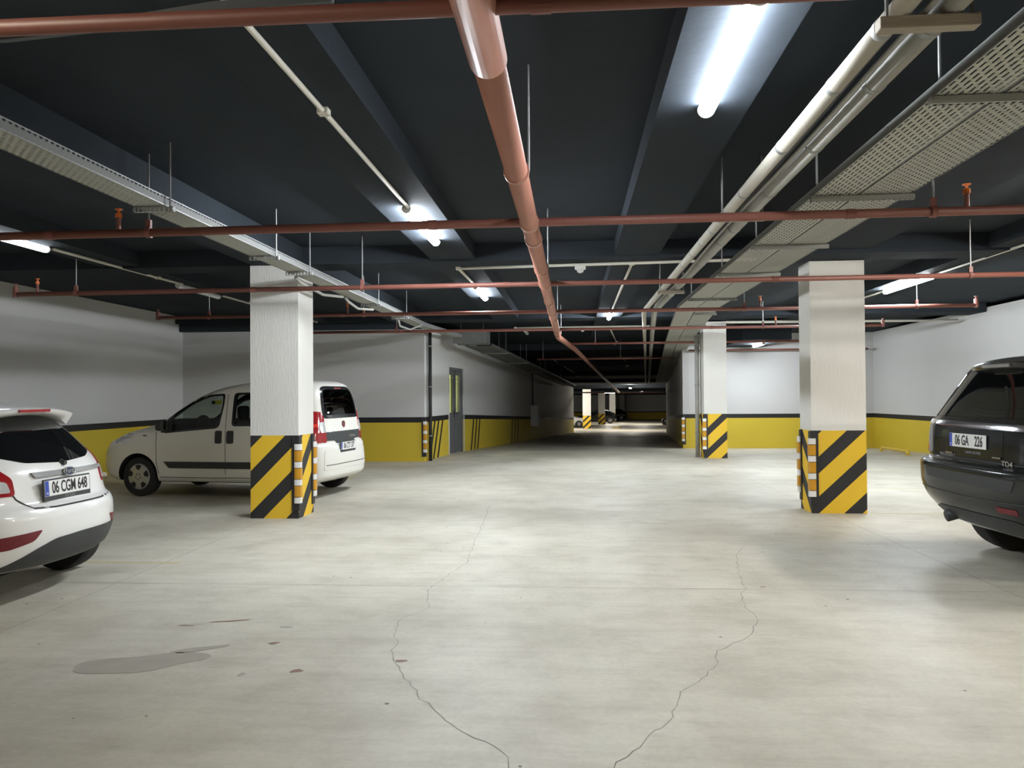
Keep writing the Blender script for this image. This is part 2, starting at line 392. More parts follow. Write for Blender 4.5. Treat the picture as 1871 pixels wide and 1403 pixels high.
# beams: bottoms at z = BEAM, each its own piece
def beam(x0, x1, y0, y1, zb):
    bm = B(); box(bm, (x0, y0, zb), (x1, y1, SLAB + .01)); struct('ceiling_beam', bm, M['ceil'])
TB = [(-1.2, -.7), (10.0, 10.55), (18.0, 18.75)]
spans = [(-8.5, -1.2), (-.7, 10.0), (10.55, 18.0)]
for x0, x1, zb in ((-6.45, -5.9, BEAM), (-4.22, -3.6, 3.34), (-1.86, -1.27, BEAM), (.55, 1.12, BEAM), (3.1, 3.75, 3.42), (5.2, 5.75, BEAM)):
    for a, b in spans: beam(x0, x1, a, b, zb)
    if x0 > -1: beam(x0, x1, 18.75, 24.4, zb - .0)
for y0, y1 in TB: beam(-9.68, 9.28, y0, y1, 3.4 if y0 != 10.0 else 3.37)
beam(-9.69, -3.62, 18.2, 18.38, 3.22)
beam(4.6, 5.9, 21.2, 24.5, 3.05)
# corridor cross beams following the slope
for yb in (27, 35, 43, 51, 62, 76, 90, 100):
    bm = B(); box(bm, (-7.9, yb, zf(yb) + 3.38), (19.9, yb + .4, zc(yb) + .02)); struct('ceiling_beam', bm, M['ceil'])

# ------------------------------------------------------------------ door in the corridor wall
dr = bpy.data.objects.new('door_1', None); COL.objects.link(dr); dr['kind'] = 'structure'
dr.location = (lx(D0), D0, 0); dr.rotation_euler = (0, 0, math.atan2(1, SL))   # local x runs along the wall, local y into the stairwell
W = (D1 - D0) * math.hypot(1, SL); zb = -.045
bm = B()
for a, b in (((0, .02, zb), (.06, .16, DH)), ((W - .06, .02, zb), (W, .16, DH)), ((.06, .02, DH - .06), (W - .06, .16, DH)), ((W / 2 - .03, .02, zb), (W / 2 + .03, .16, DH - .06))): box(bm, a, b)
obj('door_frame', bm, M['doorg'], dr, bevel=.006)
for k, (a, b) in enumerate(((.06, W / 2 - .03), (W / 2 + .03, W - .06))):
    bm = B(); box(bm, (a, .06, zb + .02), (b, .10, 1.12)); box(bm, (a, .06, 1.12), (a + .1, .10, DH - .06)); box(bm, (b - .1, .06, 1.12), (b, .10, DH - .06)); box(bm, (a + .1, .06, DH - .2), (b - .1, .10, DH - .06))
    box(bm, (a + .12, .05, .2), (b - .12, .06, .9))
    lf = obj('door_leaf', bm, M['doorg'], dr, bevel=.004)
    bm = B(); box(bm, (a + .1, .075, 1.12), (b - .1, .085, DH - .2)); obj('door_glass', bm, M['clear'], lf)
    bm = B(); xx = b - .05 if k == 0 else a + .05
    box(bm, (xx - .02, .045, .98), (xx + .02, .06, 1.2)); tube(bm, [(xx, .05, 1.1), (xx, .0, 1.1), (xx + (-.11 if k == 0 else .11), .0, 1.1)], .01, 8); obj('door_handle', bm, M['handle'], lf)
bm = B()
for a, b in (((-.07, -.012, zb), (0, .0, DH + .07)), ((W, -.012, zb), (W + .07, .0, DH + .07)), ((0, -.012, DH), (W, .0, DH + .07))): box(bm, a, b)
obj('door_casing', bm, M['white'], dr)

# ------------------------------------------------------------------ striped columns
def stripe_col(x0, x1, y0, y1, top, h, ph, per, blk, slope, label, base=None, sides=(1, -1)):
    z0 = zf(y0) if base is None else base
    t = thing('concrete_column', label, 'column', ((x0 + x1) / 2, (y0 + y1) / 2, z0), 0, 'concrete columns'); t['kind'] = 'thing'
    w, d = x1 - x0, y1 - y0
    bm = B(); box(bm, (-w / 2, -d / 2, h), (w / 2, d / 2, top - z0)); obj('shaft', bm, M['colwhite'], t)
    bm = B()
    def face(org, u, length, sl):
        lo, hi = -3 * per - 2, 6
        rect = [(0, -.03), (length, -.03), (length, h), (0, h)]
        k = -8
        while k < 9:
            top_ = ph + k * per
            for (c0, c1, mi) in ((top_ - blk, top_, 1), (top_, top_ + per - blk, 0)):
                pz = clip(clip(rect, -sl, 1, c1), sl, -1, -c0)
                if len(pz) > 2: poly(bm, [(org[0] + u[0] * a, org[1] + u[1] * a, b) for a, b in pz], mi)
            k += 1
    face((-w / 2, -d / 2), (1, 0), w, slope); face((w / 2, -d / 2), (0, 1), d, sides[0] * slope)
    face((w / 2, d / 2), (-1, 0), w, slope); face((-w / 2, d / 2), (0, -1), d, sides[1] * slope)
    obj('striped_base', bm, [M['sign'], M['signblack']], t)
    return t

def guard(x, y, sx, sy, z0, h, label):
    """moulded corner guard; the column fills the quadrant x*sx<0, y*sy<0"""
    t = thing('corner_guard', label, 'corner guard', (x, y, z0), 0, 'corner guards with amber and white reflectors')
    g, th, w = .002, .014, .085
    bm = B(); L_ = [(g, g), (g, -w), (g + th, -w), (g + th, g + th * .4), (g + th * .4, g + th), (-w, g + th), (-w, g)]
    prism(bm, [(a * sx, b * sy) for a, b in L_], 0, h); obj('rubber_strip', bm, M['rubber'], t)
    hh, u = h - .13, (h - .19) / (4 * .11 + 3 * .19); z = .1
    for k in range(7):
        l = (.11 if k % 2 == 0 else .19) * u
        r = .036 if k % 2 == 0 else .043
        e, b_ = g + th + .0005, (.85 if k % 2 == 0 else 1.)
        half = [(e, -.052), (e + .018 * b_, -.046), (e + .027 * b_, -.03), (e + .031 * b_, -.008), (e + .03 * b_, .01)]
        ded = half + [(e + .025 * b_, e + .025 * b_ - .002)] + [(q, p) for p, q in half[::-1]] + [(e, e)]
        bm = B(); prism(bm, [(a * sx, b * sy) for a, b in ded], z + .004, z + l - .004)
        obj('reflector', bm, M['refw'] if k % 2 == 0 else M['refa'], t); z += l
    return t

CL = stripe_col(-4.25, -3.6, 9.82, 10.4, 3.335, 1.09, .62, .55, .245, 1.0, 'white column with yellow and black striped base in front of the white van')
CR = stripe_col(3.16, 3.87, 10.5, 11.0, 3.36, 1.1, .667, .527, .223, .94, 'white column with yellow and black striped base nearest the black car', sides=(1, -1))
C2 = stripe_col(3.24, 3.8, 19.35, 19.9, 3.39, 1.1, .68, .53, .21, .95, 'smaller-looking white striped column with grey downpipe, before the back yellow wall')
FC = []
for i, (x, y, lab) in enumerate(((1.17, 66, 'bright striped column in the far hall beside the white car'), (2.95, 80, 'shadowed striped column in the far hall between the two bright ones'),
                              (4.62, 91, 'brightly lit striped column in the far hall, cream toned'), (6.55, 104, 'dim striped column in the far hall before the far yellow wall'))):
    stripe_col(x - .35, x + .35, y, y + .6, zf(y) + 3.37, 1.1, .68, .53, .21, .95, lab, base=zf(y))
guard(-3.6, 9.82, 1, -1, .1, .97, 'reflector corner guard on the near corner of the column before the van')
guard(-3.6, 10.4, 1, 1, .12, .95, 'reflector corner guard on the rear corner of the column before the van')
guard(3.16, 10.5, -1, -1, .12, .97, 'reflector corner guard on the near corner of the column by the black car')
guard(3.16, 11.0, -1, 1, .12, .97, 'reflector corner guard on the rear corner of the column by the black car')
guard(3.24, 19.35, -1, -1, .12, .96, 'reflector corner guard on the column with the grey downpipe')
guard(-3.585, BY, 1, -1, .12, .95, 'reflector corner guard on the wall corner next to the grey door')
guard(3.46, 24.6, -1, -1, zf(24.6) + .12, .95, 'reflector corner guard where the dark corridor wall begins')

def downpipe(pts, r, m, label, nm='downpipe'):
    t = thing(nm, label, 'pipe', pts[0]); o = Vector(pts[0])
    bm = tube(B(), [Vector(p) - o for p in pts], r, 14); obj('pipe_run', bm, m, t, smooth=True)
    for z in (.6, 1.8, 2.8): obj('pipe_clip', lathe(B(), [(z, r * 1.18), (z + .03, r * 1.18)], 14, 'z'), M['rod'], t)
    return t
downpipe([(-3.5, 18.62, .0), (-3.5, 18.62, 3.25)], .045, M['rubber'], 'thin dark downpipe running down the wall corner by the door')
downpipe([(3.14, 19.75, 0), (3.14, 19.75, 3.06)], .055, M['pvcg'], 'grey downpipe beside the striped column near the back wall')

# ------------------------------------------------------------------ pipework under the ceiling
PZ = 2.95
def sprinkler(y, x0, x1, r, heads, hangers, label, ends=(1, 1), z=PZ, tilt=0, skip=None):
    t = thing('sprinkler_pipe', label, 'sprinkler pipe', (0, y, z), tilt, 'red sprinkler branch pipes')
    bm = tube(B(), [(x0, 0, 0), (x1, 0, 0)], r, 14); obj('pipe_run', bm, M['pipe'], t, smooth=True)
    for k, e in enumerate((x0, x1)):
        if ends[k]:
            bm = B(); tube(bm, [(e, 0, -r * 1.15), (e, 0, .10)], r * 1.15, 12); lathe(bm, [(.1, .012), (.13, .012), (.135, .03), (.14, .03)], 10, 'z', (e, 0, 0)); obj('end_elbow', bm, M['pipe'], t, smooth=False)
    for hx in heads:
        bm = B(); tube(bm, [(hx, 0, r * .5), (hx, 0, .13)], r * .55, 10); o = obj('sprinkler_riser', bm, M['pipe'], t)
        bm = B(); lathe(bm, [(.13, r * .8), (.165, r * .7), (.17, r * .3), (.19, r * .3), (.195, r * .9), (.2, r * .9)], 10, 'z', (hx, 0, 0)); obj('sprinkler_head', bm, M['orange'], o)
    for hx in hangers:
        bm = B(); tube(bm, [(hx, 0, r * 1.2), (hx, 0, SLAB + zf(y) - z - .002)], .008, 6); o = obj('hanger_rod', bm, M['rod'], t)
        bm = B(); lathe(bm, [(hx - .02, r * 1.3), (hx + .02, r * 1.3)], 14, 'x'); box(bm, (hx - .02, -.015, r), (hx + .02, .015, r + .07)); obj('pipe_clamp', bm, M['pipe'], o)
    n = int((x1 - x0) / 3.2)
    for k in range(1, n): obj('pipe_coupling', lathe(B(), [(x0 + k * 3.2 - .035, r * 1.12), (x0 + k * 3.2 + .035, r * 1.12)], 14, 'x'), M['pipe'], t)
    return t
sprinkler(2.63, -6.5, 6.5, .03, [], [-5.2, 5.0], 'red sprinkler pipe nearest the camera along the top edge', tilt=.006)
sprinkler(5.97, -7.5, 7.5, .034, [-3.71, 2.94, -6.4, 6.2], [-3.45, 2.7], 'red sprinkler pipe crossing in front of the two striped columns', tilt=-.008)
sprinkler(9.3, -7.2, 7.3, .03, [-6.9], [-6.37, -2.6, 4.6], 'red sprinkler pipe passing the tops of the two nearest columns', tilt=-.012)
sprinkler(12.45, -7.0, 6.27, .03, [-3.72, 2.98], [-6.1, -3.45, 2.73, 5.38], 'red sprinkler pipe with orange heads behind the nearest columns', tilt=0)
sprinkler(15.85, -6.78, 6.2, .03, [4.1], [-3.68, 3.85], 'red sprinkler pipe just before the corridor walls begin', tilt=.004)
sprinkler(20.35, -.1, 6.6, .03, [], [.6, 3.5], 'short red sprinkler pipe before the corridor bend', ends=(0, 1))
sprinkler(25.9, -1.2, 3.4, .028, [], [-1, 1.6], 'dim red sprinkler pipe inside the dark corridor', ends=(0, 0), z=2.8)
sprinkler(24.2, 3.6, 9.0, .028, [], [4.4, 7.2], 'dark red sprinkler pipe along the back yellow wall', ends=(0, 0), z=2.95)
sprinkler(58.5, .6, 9, .05, [], [3, 7], 'red pipe crossing at the far end of the corridor', ends=(0, 0), z=zf(58) + 2.95)

t = thing('fire_main_pipe', 'thick faded red fire main pipe running overhead along the lane', 'pipe', (-.33, 0, PZ))
pth = [(0, -3, 0), (0, 17.9, 0), (.02, 18.3, 0), (.08, 18.75, -.01)] + [(.08 + SL * (y - 18.75), y, zf(y) - .01) for y in (22, 30, 40, 57.5)]
bm = tube(B(), pth, .068, 24); obj('pipe_run', bm, M['mainpipe'], t, smooth=True)
bm = tube(B(), [(0, -3, 0), (0, 3.05, 0)], .078, 24); obj('pipe_sleeve', bm, M['mainpipe'], t, smooth=True)
for y in (5.97, 9.3, 12.45, 15.85, 6.6, 11.0):
    bm = B(); lathe(bm, [(y - .045, .073), (y - .04, .077), (y + .04, .077), (y + .045, .073)], 24, 'y'); obj('pipe_coupling', bm, M['mainpipe'], t, smooth=True)
for y in (4.6, 8.2, 13.4, 17):
    bm = tube(B(), [(.075, y, .0), (.075, y, SLAB - PZ - .002)], .007, 6); o = obj('hanger_rod', bm, M['rod'], t)
    bm = B(); lathe(bm, [(y - .02, .078), (y + .02, .078)], 24, 'y'); obj('pipe_clamp', bm, M['mainpipe'], o)

# white pipes with timber cradles
def cpath(x, z, y0=-1, yb=14.4, ye=50, ystep=4):
    p = [(x, y0, z), (x, yb - .4, z), (x + .01, yb, z), (x + .05, yb + .5, z)]
    y = yb + 2
    while y <= ye: p.append((x + .05 + SL * (y - yb - .5), y, z + zf(y))); y += ystep
    return p
for nm, x, r, m, lab in (('drain_pipe', 1.325, .044, 'pvc', 'slimmer white plastic pipe overhead beside the dark cables'), ('drain_pipe', 1.52, .056, 'pvcg', 'thicker greyish plastic pipe overhead nearest the cable tray')):
    t = thing(nm, lab, 'pipe', (0, 0, 0), 0, 'overhead plastic pipes')
    pp = cpath(x, 3.1 + r)
    bm = tube(B(), pp, r, 18); obj('pipe_run', bm, M[m], t, smooth=True)
    for y in (3.35, 3.95, 4.9, 6.0, 7.3, 7.9, 8.5, 9.2, 10.8, 12):
        bm = B(); lathe(bm, [(y - .022, r * 1.01), (y - .02, r * 1.05), (y + .02, r * 1.05), (y + .022, r * 1.01)], 18, 'y', (x, 0, 3.1 + r)); obj('hanger_collar', bm, M['galv'], t, smooth=True)
for k, (dx, dz, r, m, lab) in enumerate(((1.416, .085, .015, 'cable', 'black cable lying between the two overhead plastic pipes'), (1.42, .025, .013, 'greycable', 'grey cable lying low between the two overhead plastic pipes'), (1.412, .145, .013, 'greycable', 'grey cable lying high between the two overhead plastic pipes'))):
    t = thing('power_cable', lab, 'cable', (0, 0, 0), 0, 'cables between the plastic pipes')
    pts = []
    for i in range(54):
        y = -1 + i * .27; pts.append((dx + .01 * math.sin(y * 1.3 + k), y, 3.1 + dz + .01 * math.sin(y * .9 + 2 * k)))
    bm = tube(B(), pts, r, 8); obj('hanger_cable_run', bm, M[m], t, smooth=True)
t = None
for i, (y, z) in enumerate(((3.16, 0), (6.55, 0), (11.2, 0), (-.6, 0))):
    t = thing('timber_cradle', ('timber batten holding up the plastic pipes near the long lit tube', 'timber batten under the plastic pipes at the second red sprinkler pipe', 'timber batten under the plastic pipes above the far right lane', 'timber batten under the plastic pipes overhead')[i], 'batten', (1.43, y, 3.04), 0, 'timber pipe cradles')
    bm = B(); box(bm, (-.2, -.03, .006), (.185, .03, .056)); obj('batten', bm, M['wood'], t, bevel=.004)
    for dx in (-.165, .165):
        bm = tube(B(), [(dx, 0, .03), (dx, 0, SLAB - 3.045)], .008, 6); obj('hanger_rod', bm, M['rod'], t)

# ------------------------------------------------------------------ cable trays
def tray(label, path, width, flange, brk, mbase, rodside, lo=-.015, hi=.06):
    t = thing('cable_tray', label, 'cable tray', (0, 0, 0), 0, 'perforated cable trays')
    w = width / 2
    obj('tray_base', sweep(B(), path, [(-w, 0), (w, 0), (w, .003), (-w, .003)]), mbase, t)
    for s in (-1, 1):
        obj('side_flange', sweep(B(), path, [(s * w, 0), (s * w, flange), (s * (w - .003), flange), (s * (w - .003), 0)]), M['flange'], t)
        obj('flange_lip', sweep(B(), path, [(s * (w + .001), flange - .004), (s * (w + .001), flange + .004), (s * (w - .014), flange + .004), (s * (w - .014), flange - .004)]), M['galv'], t)
        obj('bottom_lip', sweep(B(), path, [(s * (w + .003), -.003), (s * (w + .003), .006), (s * (w - .002), .006), (s * (w - .002), -.003)]), M['galv'], t)
    for (x, y, z, rods) in brk:
        bm = B(); box(bm, (x - w + lo, y - .02, z - .045), (x + w + hi, y + .02, z - .006)); o = obj('support_channel', bm, M['bracket'], t)
        for rxx in rods:
            bm = tube(B(), [(x + rxx, y, z - .05), (x + rxx, y, zc(y) - .002)], .008, 6); obj('hanger_rod', bm, M['rod'], o)
    return t
TZ = 3.1
def tpath(x, yb=13.4, ye=46, z=TZ):
    p = [(x, -1.5, z), (x, yb, z), (x + .02, yb + .4, z)]
    y = yb + 2.4
    while y <= ye: p.append((x + .02 + SL * (y - yb - .4), y, z + zf(y))); y += 3
    return p
brY = [2.2 - 1.96 * 1, 2.2, 4.02, 5.98, 7.92, 9.72, 12.2]
# each tray lies on channels; the channels belong to the inner tray and carry both
tray('narrower perforated cable tray of the overhead pair, side nearest the lane', tpath(1.995), .32, .055, [(2.165, y, TZ, (-.30,)) for y in brY] , M['trayt'], 1, lo=-.19, hi=.25)
tray('wider perforated cable tray of the overhead pair, side nearest the right columns', tpath(2.36), .37, .055, [(2.42, 14.4, TZ, (.21,)), (2.68, 17, TZ, (.21,))], M['tray'], 1)
lp = [(-3.285, -1.5, TZ), (-3.285, 15.6, TZ), (-3.27, 16.4, TZ)] + [(-3.27 + SL * (y - 16.4), y, TZ + zf(y)) for y in (18, 19.66)]
tray('lone narrow perforated cable tray running above the column by the van', lp, .25, .07, [(-3.285, y, TZ, (.152,)) for y in (1.9, 3.8, 5.75, 7.9, 8.95, 12.2, 14.3)], M['tray'], 1)
lp2 = [(-2.62 + SL * (y - 20.3), y, 2.95 + zf(y)) for y in (20.8, 24, 30, 38, 46)]
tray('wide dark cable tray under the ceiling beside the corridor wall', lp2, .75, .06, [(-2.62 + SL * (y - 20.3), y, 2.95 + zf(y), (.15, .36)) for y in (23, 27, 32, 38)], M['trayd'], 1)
t = thing('tray_transition_duct', 'boxy grey sheet metal duct above the door where the trays meet', 'duct', (-2.66, 20.2, 2.97))
bm = B(); box(bm, (-.42, -.5, 0), (.42, .35, .32)); obj('duct_shell', bm, M['duct'], t, bevel=.01)
bm = B()
for a in (-.52, .34): box(bm, (-.44, a, -.012), (.44, a + .03, .335))
obj('duct_rim', bm, M['duct'], t)
for dx in (-.3, .3):
    bm = tube(B(), [(dx, 0, .32), (dx, 0, SLAB - 2.98)], .008, 6); obj('hanger_rod', bm, M['rod'], t)
t = thing('loose_cable', 'flat blue grey cable draped along the nearest red sprinkler pipe', 'cable', (-3.2, 2.66, 2.98), 0, 'cables sagging below the tray')
pts = [(-2.2, .0, .045), (-.6, .02, .05), (.0, .035, .03), (.6, .03, -.01), (1.1, .02, -.03), (1.5, .03, .0), (1.9, .03, .045), (2.35, .02, .055)]
obj('hanger_cable', sweep(B(), pts, [(-.012, -.018), (.012, -.018), (.012, .018), (-.012, .018)]), mat('blue_grey_cable', (.085, .10, .115), .6), t, smooth=False)
# cables spilling from the lone tray
for i, (a, lab) in enumerate((([(-3.4, 9.2, 3.072), (-3.43, 9.5, 3.04), (-3.42, 10.3, 3.0), (-3.36, 11.0, 3.06)], 'loose grey cable sagging under the tray beside the column top'), ([(-3.38, 11.2, 3.072), (-3.42, 11.5, 3.045), (-3.42, 12.0, 3.0), (-3.36, 12.7, 3.06)], 'loose grey cable sagging under the tray behind the column'), ([(-3.36, 14.6, 3.072), (-3.4, 14.9, 2.98), (-3.3, 15.4, 2.95), (-3.1, 15.6, 3.06)], 'loose grey cable loop hanging where the tray meets the wall corner'))):
    t = thing('loose_cable', lab, 'cable', a[0], 0, 'cables sagging below the tray')
    bm = tube(B(), [Vector(p) - Vector(a[0]) for p in a], .02, 8); obj('hanger_cable', bm, M['pvcg'], t, smooth=True)

# ------------------------------------------------------------------ lamps and conduits
LIT = emit('lit_tube_diffuser', (.89, .945, 1.0), 290.); BIG = emit('near_tube_diffuser', (.89, .945, 1.0), 130.); WARM = emit('warm_lit_tube_diffuser', (1.0, .88, .70), 130.)
LITW = emit('warm_white_lit_tube_diffuser', (1.0, .95, .87), 420.)
DIM = emit('weak_lit_tube_diffuser', (.93, .97, 1.0), 20.); FAR = emit('far_lit_tube_diffuser', (1.0, .93, .82), 420.)
def lamp(x, y0, y1, z, m, label, w=.095, rz=0):
    t = thing('ceiling_light', label, 'tube light', (x, (y0 + y1) / 2, z), rz, 'ceiling tube lights')
    h = (y1 - y0) / 2
    bm = B(); box(bm, (-w * .3, -h, -.03), (w * .3, h, -.001)); obj('housing', bm, M['fit'], t, bevel=.004)
    bm = B(); n = 10
    a = [[bm.verts.new((w * .5 * math.cos(math.pi + math.pi * k / n), s * (h - .03), -.031 + w * .5 * math.sin(math.pi + math.pi * k / n))) for k in range(n + 1)] for s in (-1, 1)]
    for k in range(n): bm.faces.new((a[0][k], a[0][k + 1], a[1][k + 1], a[1][k]))
    bm.faces.new(a[0]); bm.faces.new(a[1][::-1]); bm.faces.new((a[0][0], a[1][0], a[1][-1], a[0][-1]))
    obj('diffuser', bm, m, t)
    for s in (-1, 1):
        bm = B(); y = s * (h - .015); lathe(bm, [(y - .016, w * .43), (y - .012, w * .47), (y + .012, w * .47), (y + .016, w * .43)], 20, 'y', (0, 0, -.031)); bmesh.ops.bisect_plane(bm, geom=bm.verts[:] + bm.edges[:] + bm.faces[:], plane_co=(0, 0, -.003), plane_no=(0, 0, 1), clear_outer=True); bmesh.ops.holes_fill(bm, edges=[e for e in bm.edges if e.is_boundary]); obj('end_cap', bm, M['fit'], t)
    return t
lamp(.84, 3.45, 4.85, BEAM, BIG, 'large bright tube light nearest the camera, over the lane', .105)
lamp(-1.56, 7.12, 8.72, BEAM, LIT, 'bright tube light crossed by the second red sprinkler pipe')
lamp(-1.58, 12.4, 13.9, BEAM, LIT, 'bright tube light left of the fire main pipe, at the end of the elbow conduit')
lamp(.84, 16.5, 17.9, BEAM, LIT, 'bright tube light right of the fire main pipe where the lane narrows')
lamp(5.47, 12.1, 13.9, BEAM, LIT, 'bright tube light high behind the column by the black car')
lamp(5.4, 22.2, 23.4, 3.05, LIT, 'bright small tube light under the low beam near the back wall')
lamp(5.47, 6.7, 8.1, BEAM, LITW, 'warm white tube light above the black car, just outside the frame')
lamp(5.43, 16.0, 17.3, BEAM, LIT, 'added tube light, unseen behind the column by the black car')  # unseen lamp, added to brighten the column with the downpipe
lamp(-6.2, 7.3, 8.6, BEAM, DIM, 'faint tube light above the parked van and hatchback')
lamp(-6.2, 11.6, 13.0, BEAM, M['dead'], 'unlit tube light on the conduit above the van')
for x, y, m, lab in ((-3.2, -1.6, WARM, 'w'), (-3.4, 1.0, WARM, 'w')):
    lamp(x, y, y + 1.4, BEAM, m, 'tube light on a ceiling beam behind the camera')
for x, y in ((7.6, 2.4),): lamp(x, y, y + 1.4, BEAM - .02, LITW, 'added tube light set crosswise out of the frame', rz=math.pi / 2)  # added lamp out of view, lights the front of the right column
lamp(-1.3, 20.9, 22.0, 3.4, M['dead'], 'unlit tube light hanging off the conduit at the corridor entrance')
lamp(1.45, 25.5, 26.6, zc(26.6) - .05, M['dead'], 'unlit tube light ahead of the corridor bend')
lamp(.25, 44.2, 45.6, zc(45.6) - .05, M['dead'], 'unlit tube light deep in the corridor, left row')
lamp(2.6, 36, 37.4, zc(37.4) - .05, M['dead'], 'unlit tube light deep in the corridor, middle row')
for x, y, lab in ((4.5, 60, 'distant round-looking lit lamp at the far end of the corridor'), (7.1, 79, 'distant lit lamp at the right of the far hall'), (3.85, 84, 'distant lit lamp above the cream far column'), (-.6, 63.5, 'distant lit lamp over the white far car')):
    lamp(x, y, y + 1.4, zf(y) + 3.37, FAR, lab, .12, rz=math.pi / 2 if y > 83 else 0)
lamp(-5.4, 21.6, 22.8, 2.9, emit('stairwell_tube', (.98, 1., .72), 260), 'tube light on in the stairwell behind the door')

def conduit(label, runs, r=.016, mounts=(), group='white cable conduits', det=()):
    t = thing('cable_conduit', label, 'conduit', runs[0][0], 0, group); o = Vector(runs[0][0])
    for pts in runs:
        bm = tube(B(), [Vector(p) - o for p in pts], r, 8); obj('conduit_run', bm, M['cond'], t, smooth=True)
    for p in mounts:
        q = Vector(p) - o; bm = B(); box(bm, q - Vector((.035, .035, .02)), q + Vector((.035, .035, .02))); obj('mount_clip', bm, M['cond'], t, bevel=.004)
    return t
cz = BEAM - .02
conduit('long white conduit feeding the bright tube left of the fire main', [[(-1.54, -.5, cz), (-1.54, 7.1, cz)]], .017, [(-1.54, 4.66, cz), (-1.54, 2.4, cz)])
conduit('white conduit running between the tubes above the parked van', [[(-6.17, 8.65, cz), (-6.12, 11.6, cz)], [(-6.12, 13.0, cz), (-6.1, 17.9, cz)]], .02, [(-6.13, 10.9, cz), (-6.1, 14, cz)])
conduit('white conduit elbowing across the lane under the ceiling with two branches', [[(-1.56, 10.45, 3.35), (2.4, 10.2, 3.35)], [(-1.56, 10.45, 3.35), (-1.56, 12.4, cz)], [(.8, 10.35, 3.35), (.83, 16.5, cz)]], .02, [(-1.56, 10.45, 3.35), (.8, 10.35, 3.35)])
conduit('white conduit crossing at the corridor entrance', [[(-1.5, 20.1, 3.37), (2.0, 20.1, 3.37)], [(.95, 20.1, 3.37), (1.42, 25.5, 3.38)], [(-1.45, 20.1, 3.37), (-1.32, 20.9, 3.37)]], .022, [(-1.5, 20.1, 3.37), (.95, 20.1, 3.37)])
conduit('dim white conduit crossing deeper inside the corridor', [[(-.9, 33, zc(33) - .05), (3.3, 32.5, zc(32.5) - .05)], [(-.9, 33, zc(33) - .05), (.2, 44.2, zc(44.2) - .06)], [(2.05, 32.7, zc(32.7) - .05), (2.55, 36, zc(36) - .06)]], .02, [(-.9, 33, zc(33) - .05)])
conduit('white conduit feeding the tube light behind the column by the black car', [[(5.47, .9, cz), (5.47, 6.7, cz)], [(5.47, 8.1, cz), (5.47, 12.1, cz)], [(5.45, 13.9, cz), (5.43, 16.0, cz)]], .018, [(5.47, 9, cz)])
conduit('white conduit running along the ceiling before the back wall', [[(3.7, 18.9, 3.33), (9.1, 18.9, 3.3)]], .03, [(5, 18.9, 3.33)])
for x, y, z, lab in ((.11, 10.27, 3.295, 'white domed smoke detector on the nearer cross conduit'), (.26, 20.08, 3.312, 'white domed smoke detector on the conduit at the corridor entrance')):
    t = thing('smoke_detector', lab, 'detector', (x, y, z), 0, 'smoke detectors')
    bm = lathe(B(), [(.03, .07), (.0, .075), (-.02, .07), (-.03, .05)], 20, 'z'); obj('detector_base', bm, M['fit'], t, smooth=False)
    bm = lathe(B(), [(-.03, .045), (-.055, .04), (-.07, .015)], 16, 'z'); obj('sensor_dome', bm, M['fit'], t, smooth=True)

# electrical cabinet on the corridor wall
t = thing('wall_cabinet', 'grey metal cabinet hung on the dark corridor wall beyond the door', 'cabinet', (lx(35.6) + .002, 35.6, zf(35.6) + .62), math.atan2(1, SL) - math.pi / 2)
bm = B(); box(bm, (0, 0, 0), (.34, .8, .98)); obj('cabinet_body', bm, M['boxg'], t, bevel=.01)
bm = B(); box(bm, (.341, .03, .03), (.355, .77, .95)); o = obj('cabinet_door', bm, M['boxg'], t, bevel=.004)
bm = B(); box(bm, (.356, .68, .45), (.37, .71, .55)); obj('wall_mount_handle', bm, M['handle'], o)
bm = tube(B(), [(.05, .4, .98), (.05, .4, 2.6)], .03, 8); obj('feed_conduit', bm, M['rubber'], t)

# wheel stops
def wheelstop(x0, y0, x1, y1, label, z=0):
    t = thing('wheel_stop', label, 'wheel stop', ((x0 + x1) / 2, (y0 + y1) / 2, z), math.atan2(y1 - y0, x1 - x0), 'yellow tube wheel stops')
    L_ = math.hypot(x1 - x0, y1 - y0) / 2
    bm = tube(B(), [(-L_, 0, .1), (L_, 0, .1)], .038, 14); obj('bar', bm, M['line'], t, smooth=True)
    for s in (-1, 1):
        bm = tube(B(), [(s * L_ * .97, 0, .1), (s * L_ * .97, .03, .006)], .036, 12); o = obj('foot', bm, M['line'], t, smooth=True)
        bm = B(); box(bm, (s * L_ * .97 - .08, -.07, .0), (s * L_ * .97 + .08, .08, .006)); obj('foot_plate', bm, M['line'], o)
M['line2'] = mat('yellow_steel_paint', (.66, .46, .05), .5, var=.1, vscale=8); _l = M['line']; M['line'] = M['line2']
wheelstop(8.5, 20.25, 8.4, 21.7, 'yellow steel wheel stop on the floor left of the black car')
wheelstop(8.5, 23.2, 8.42, 23.9, 'yellow steel wheel stop half hidden behind the column by the black car')
wheelstop(3.4, 65.0, 4.0, 65.2, 'yellow wheel stop on the bright floor of the far hall', z=zf(65))

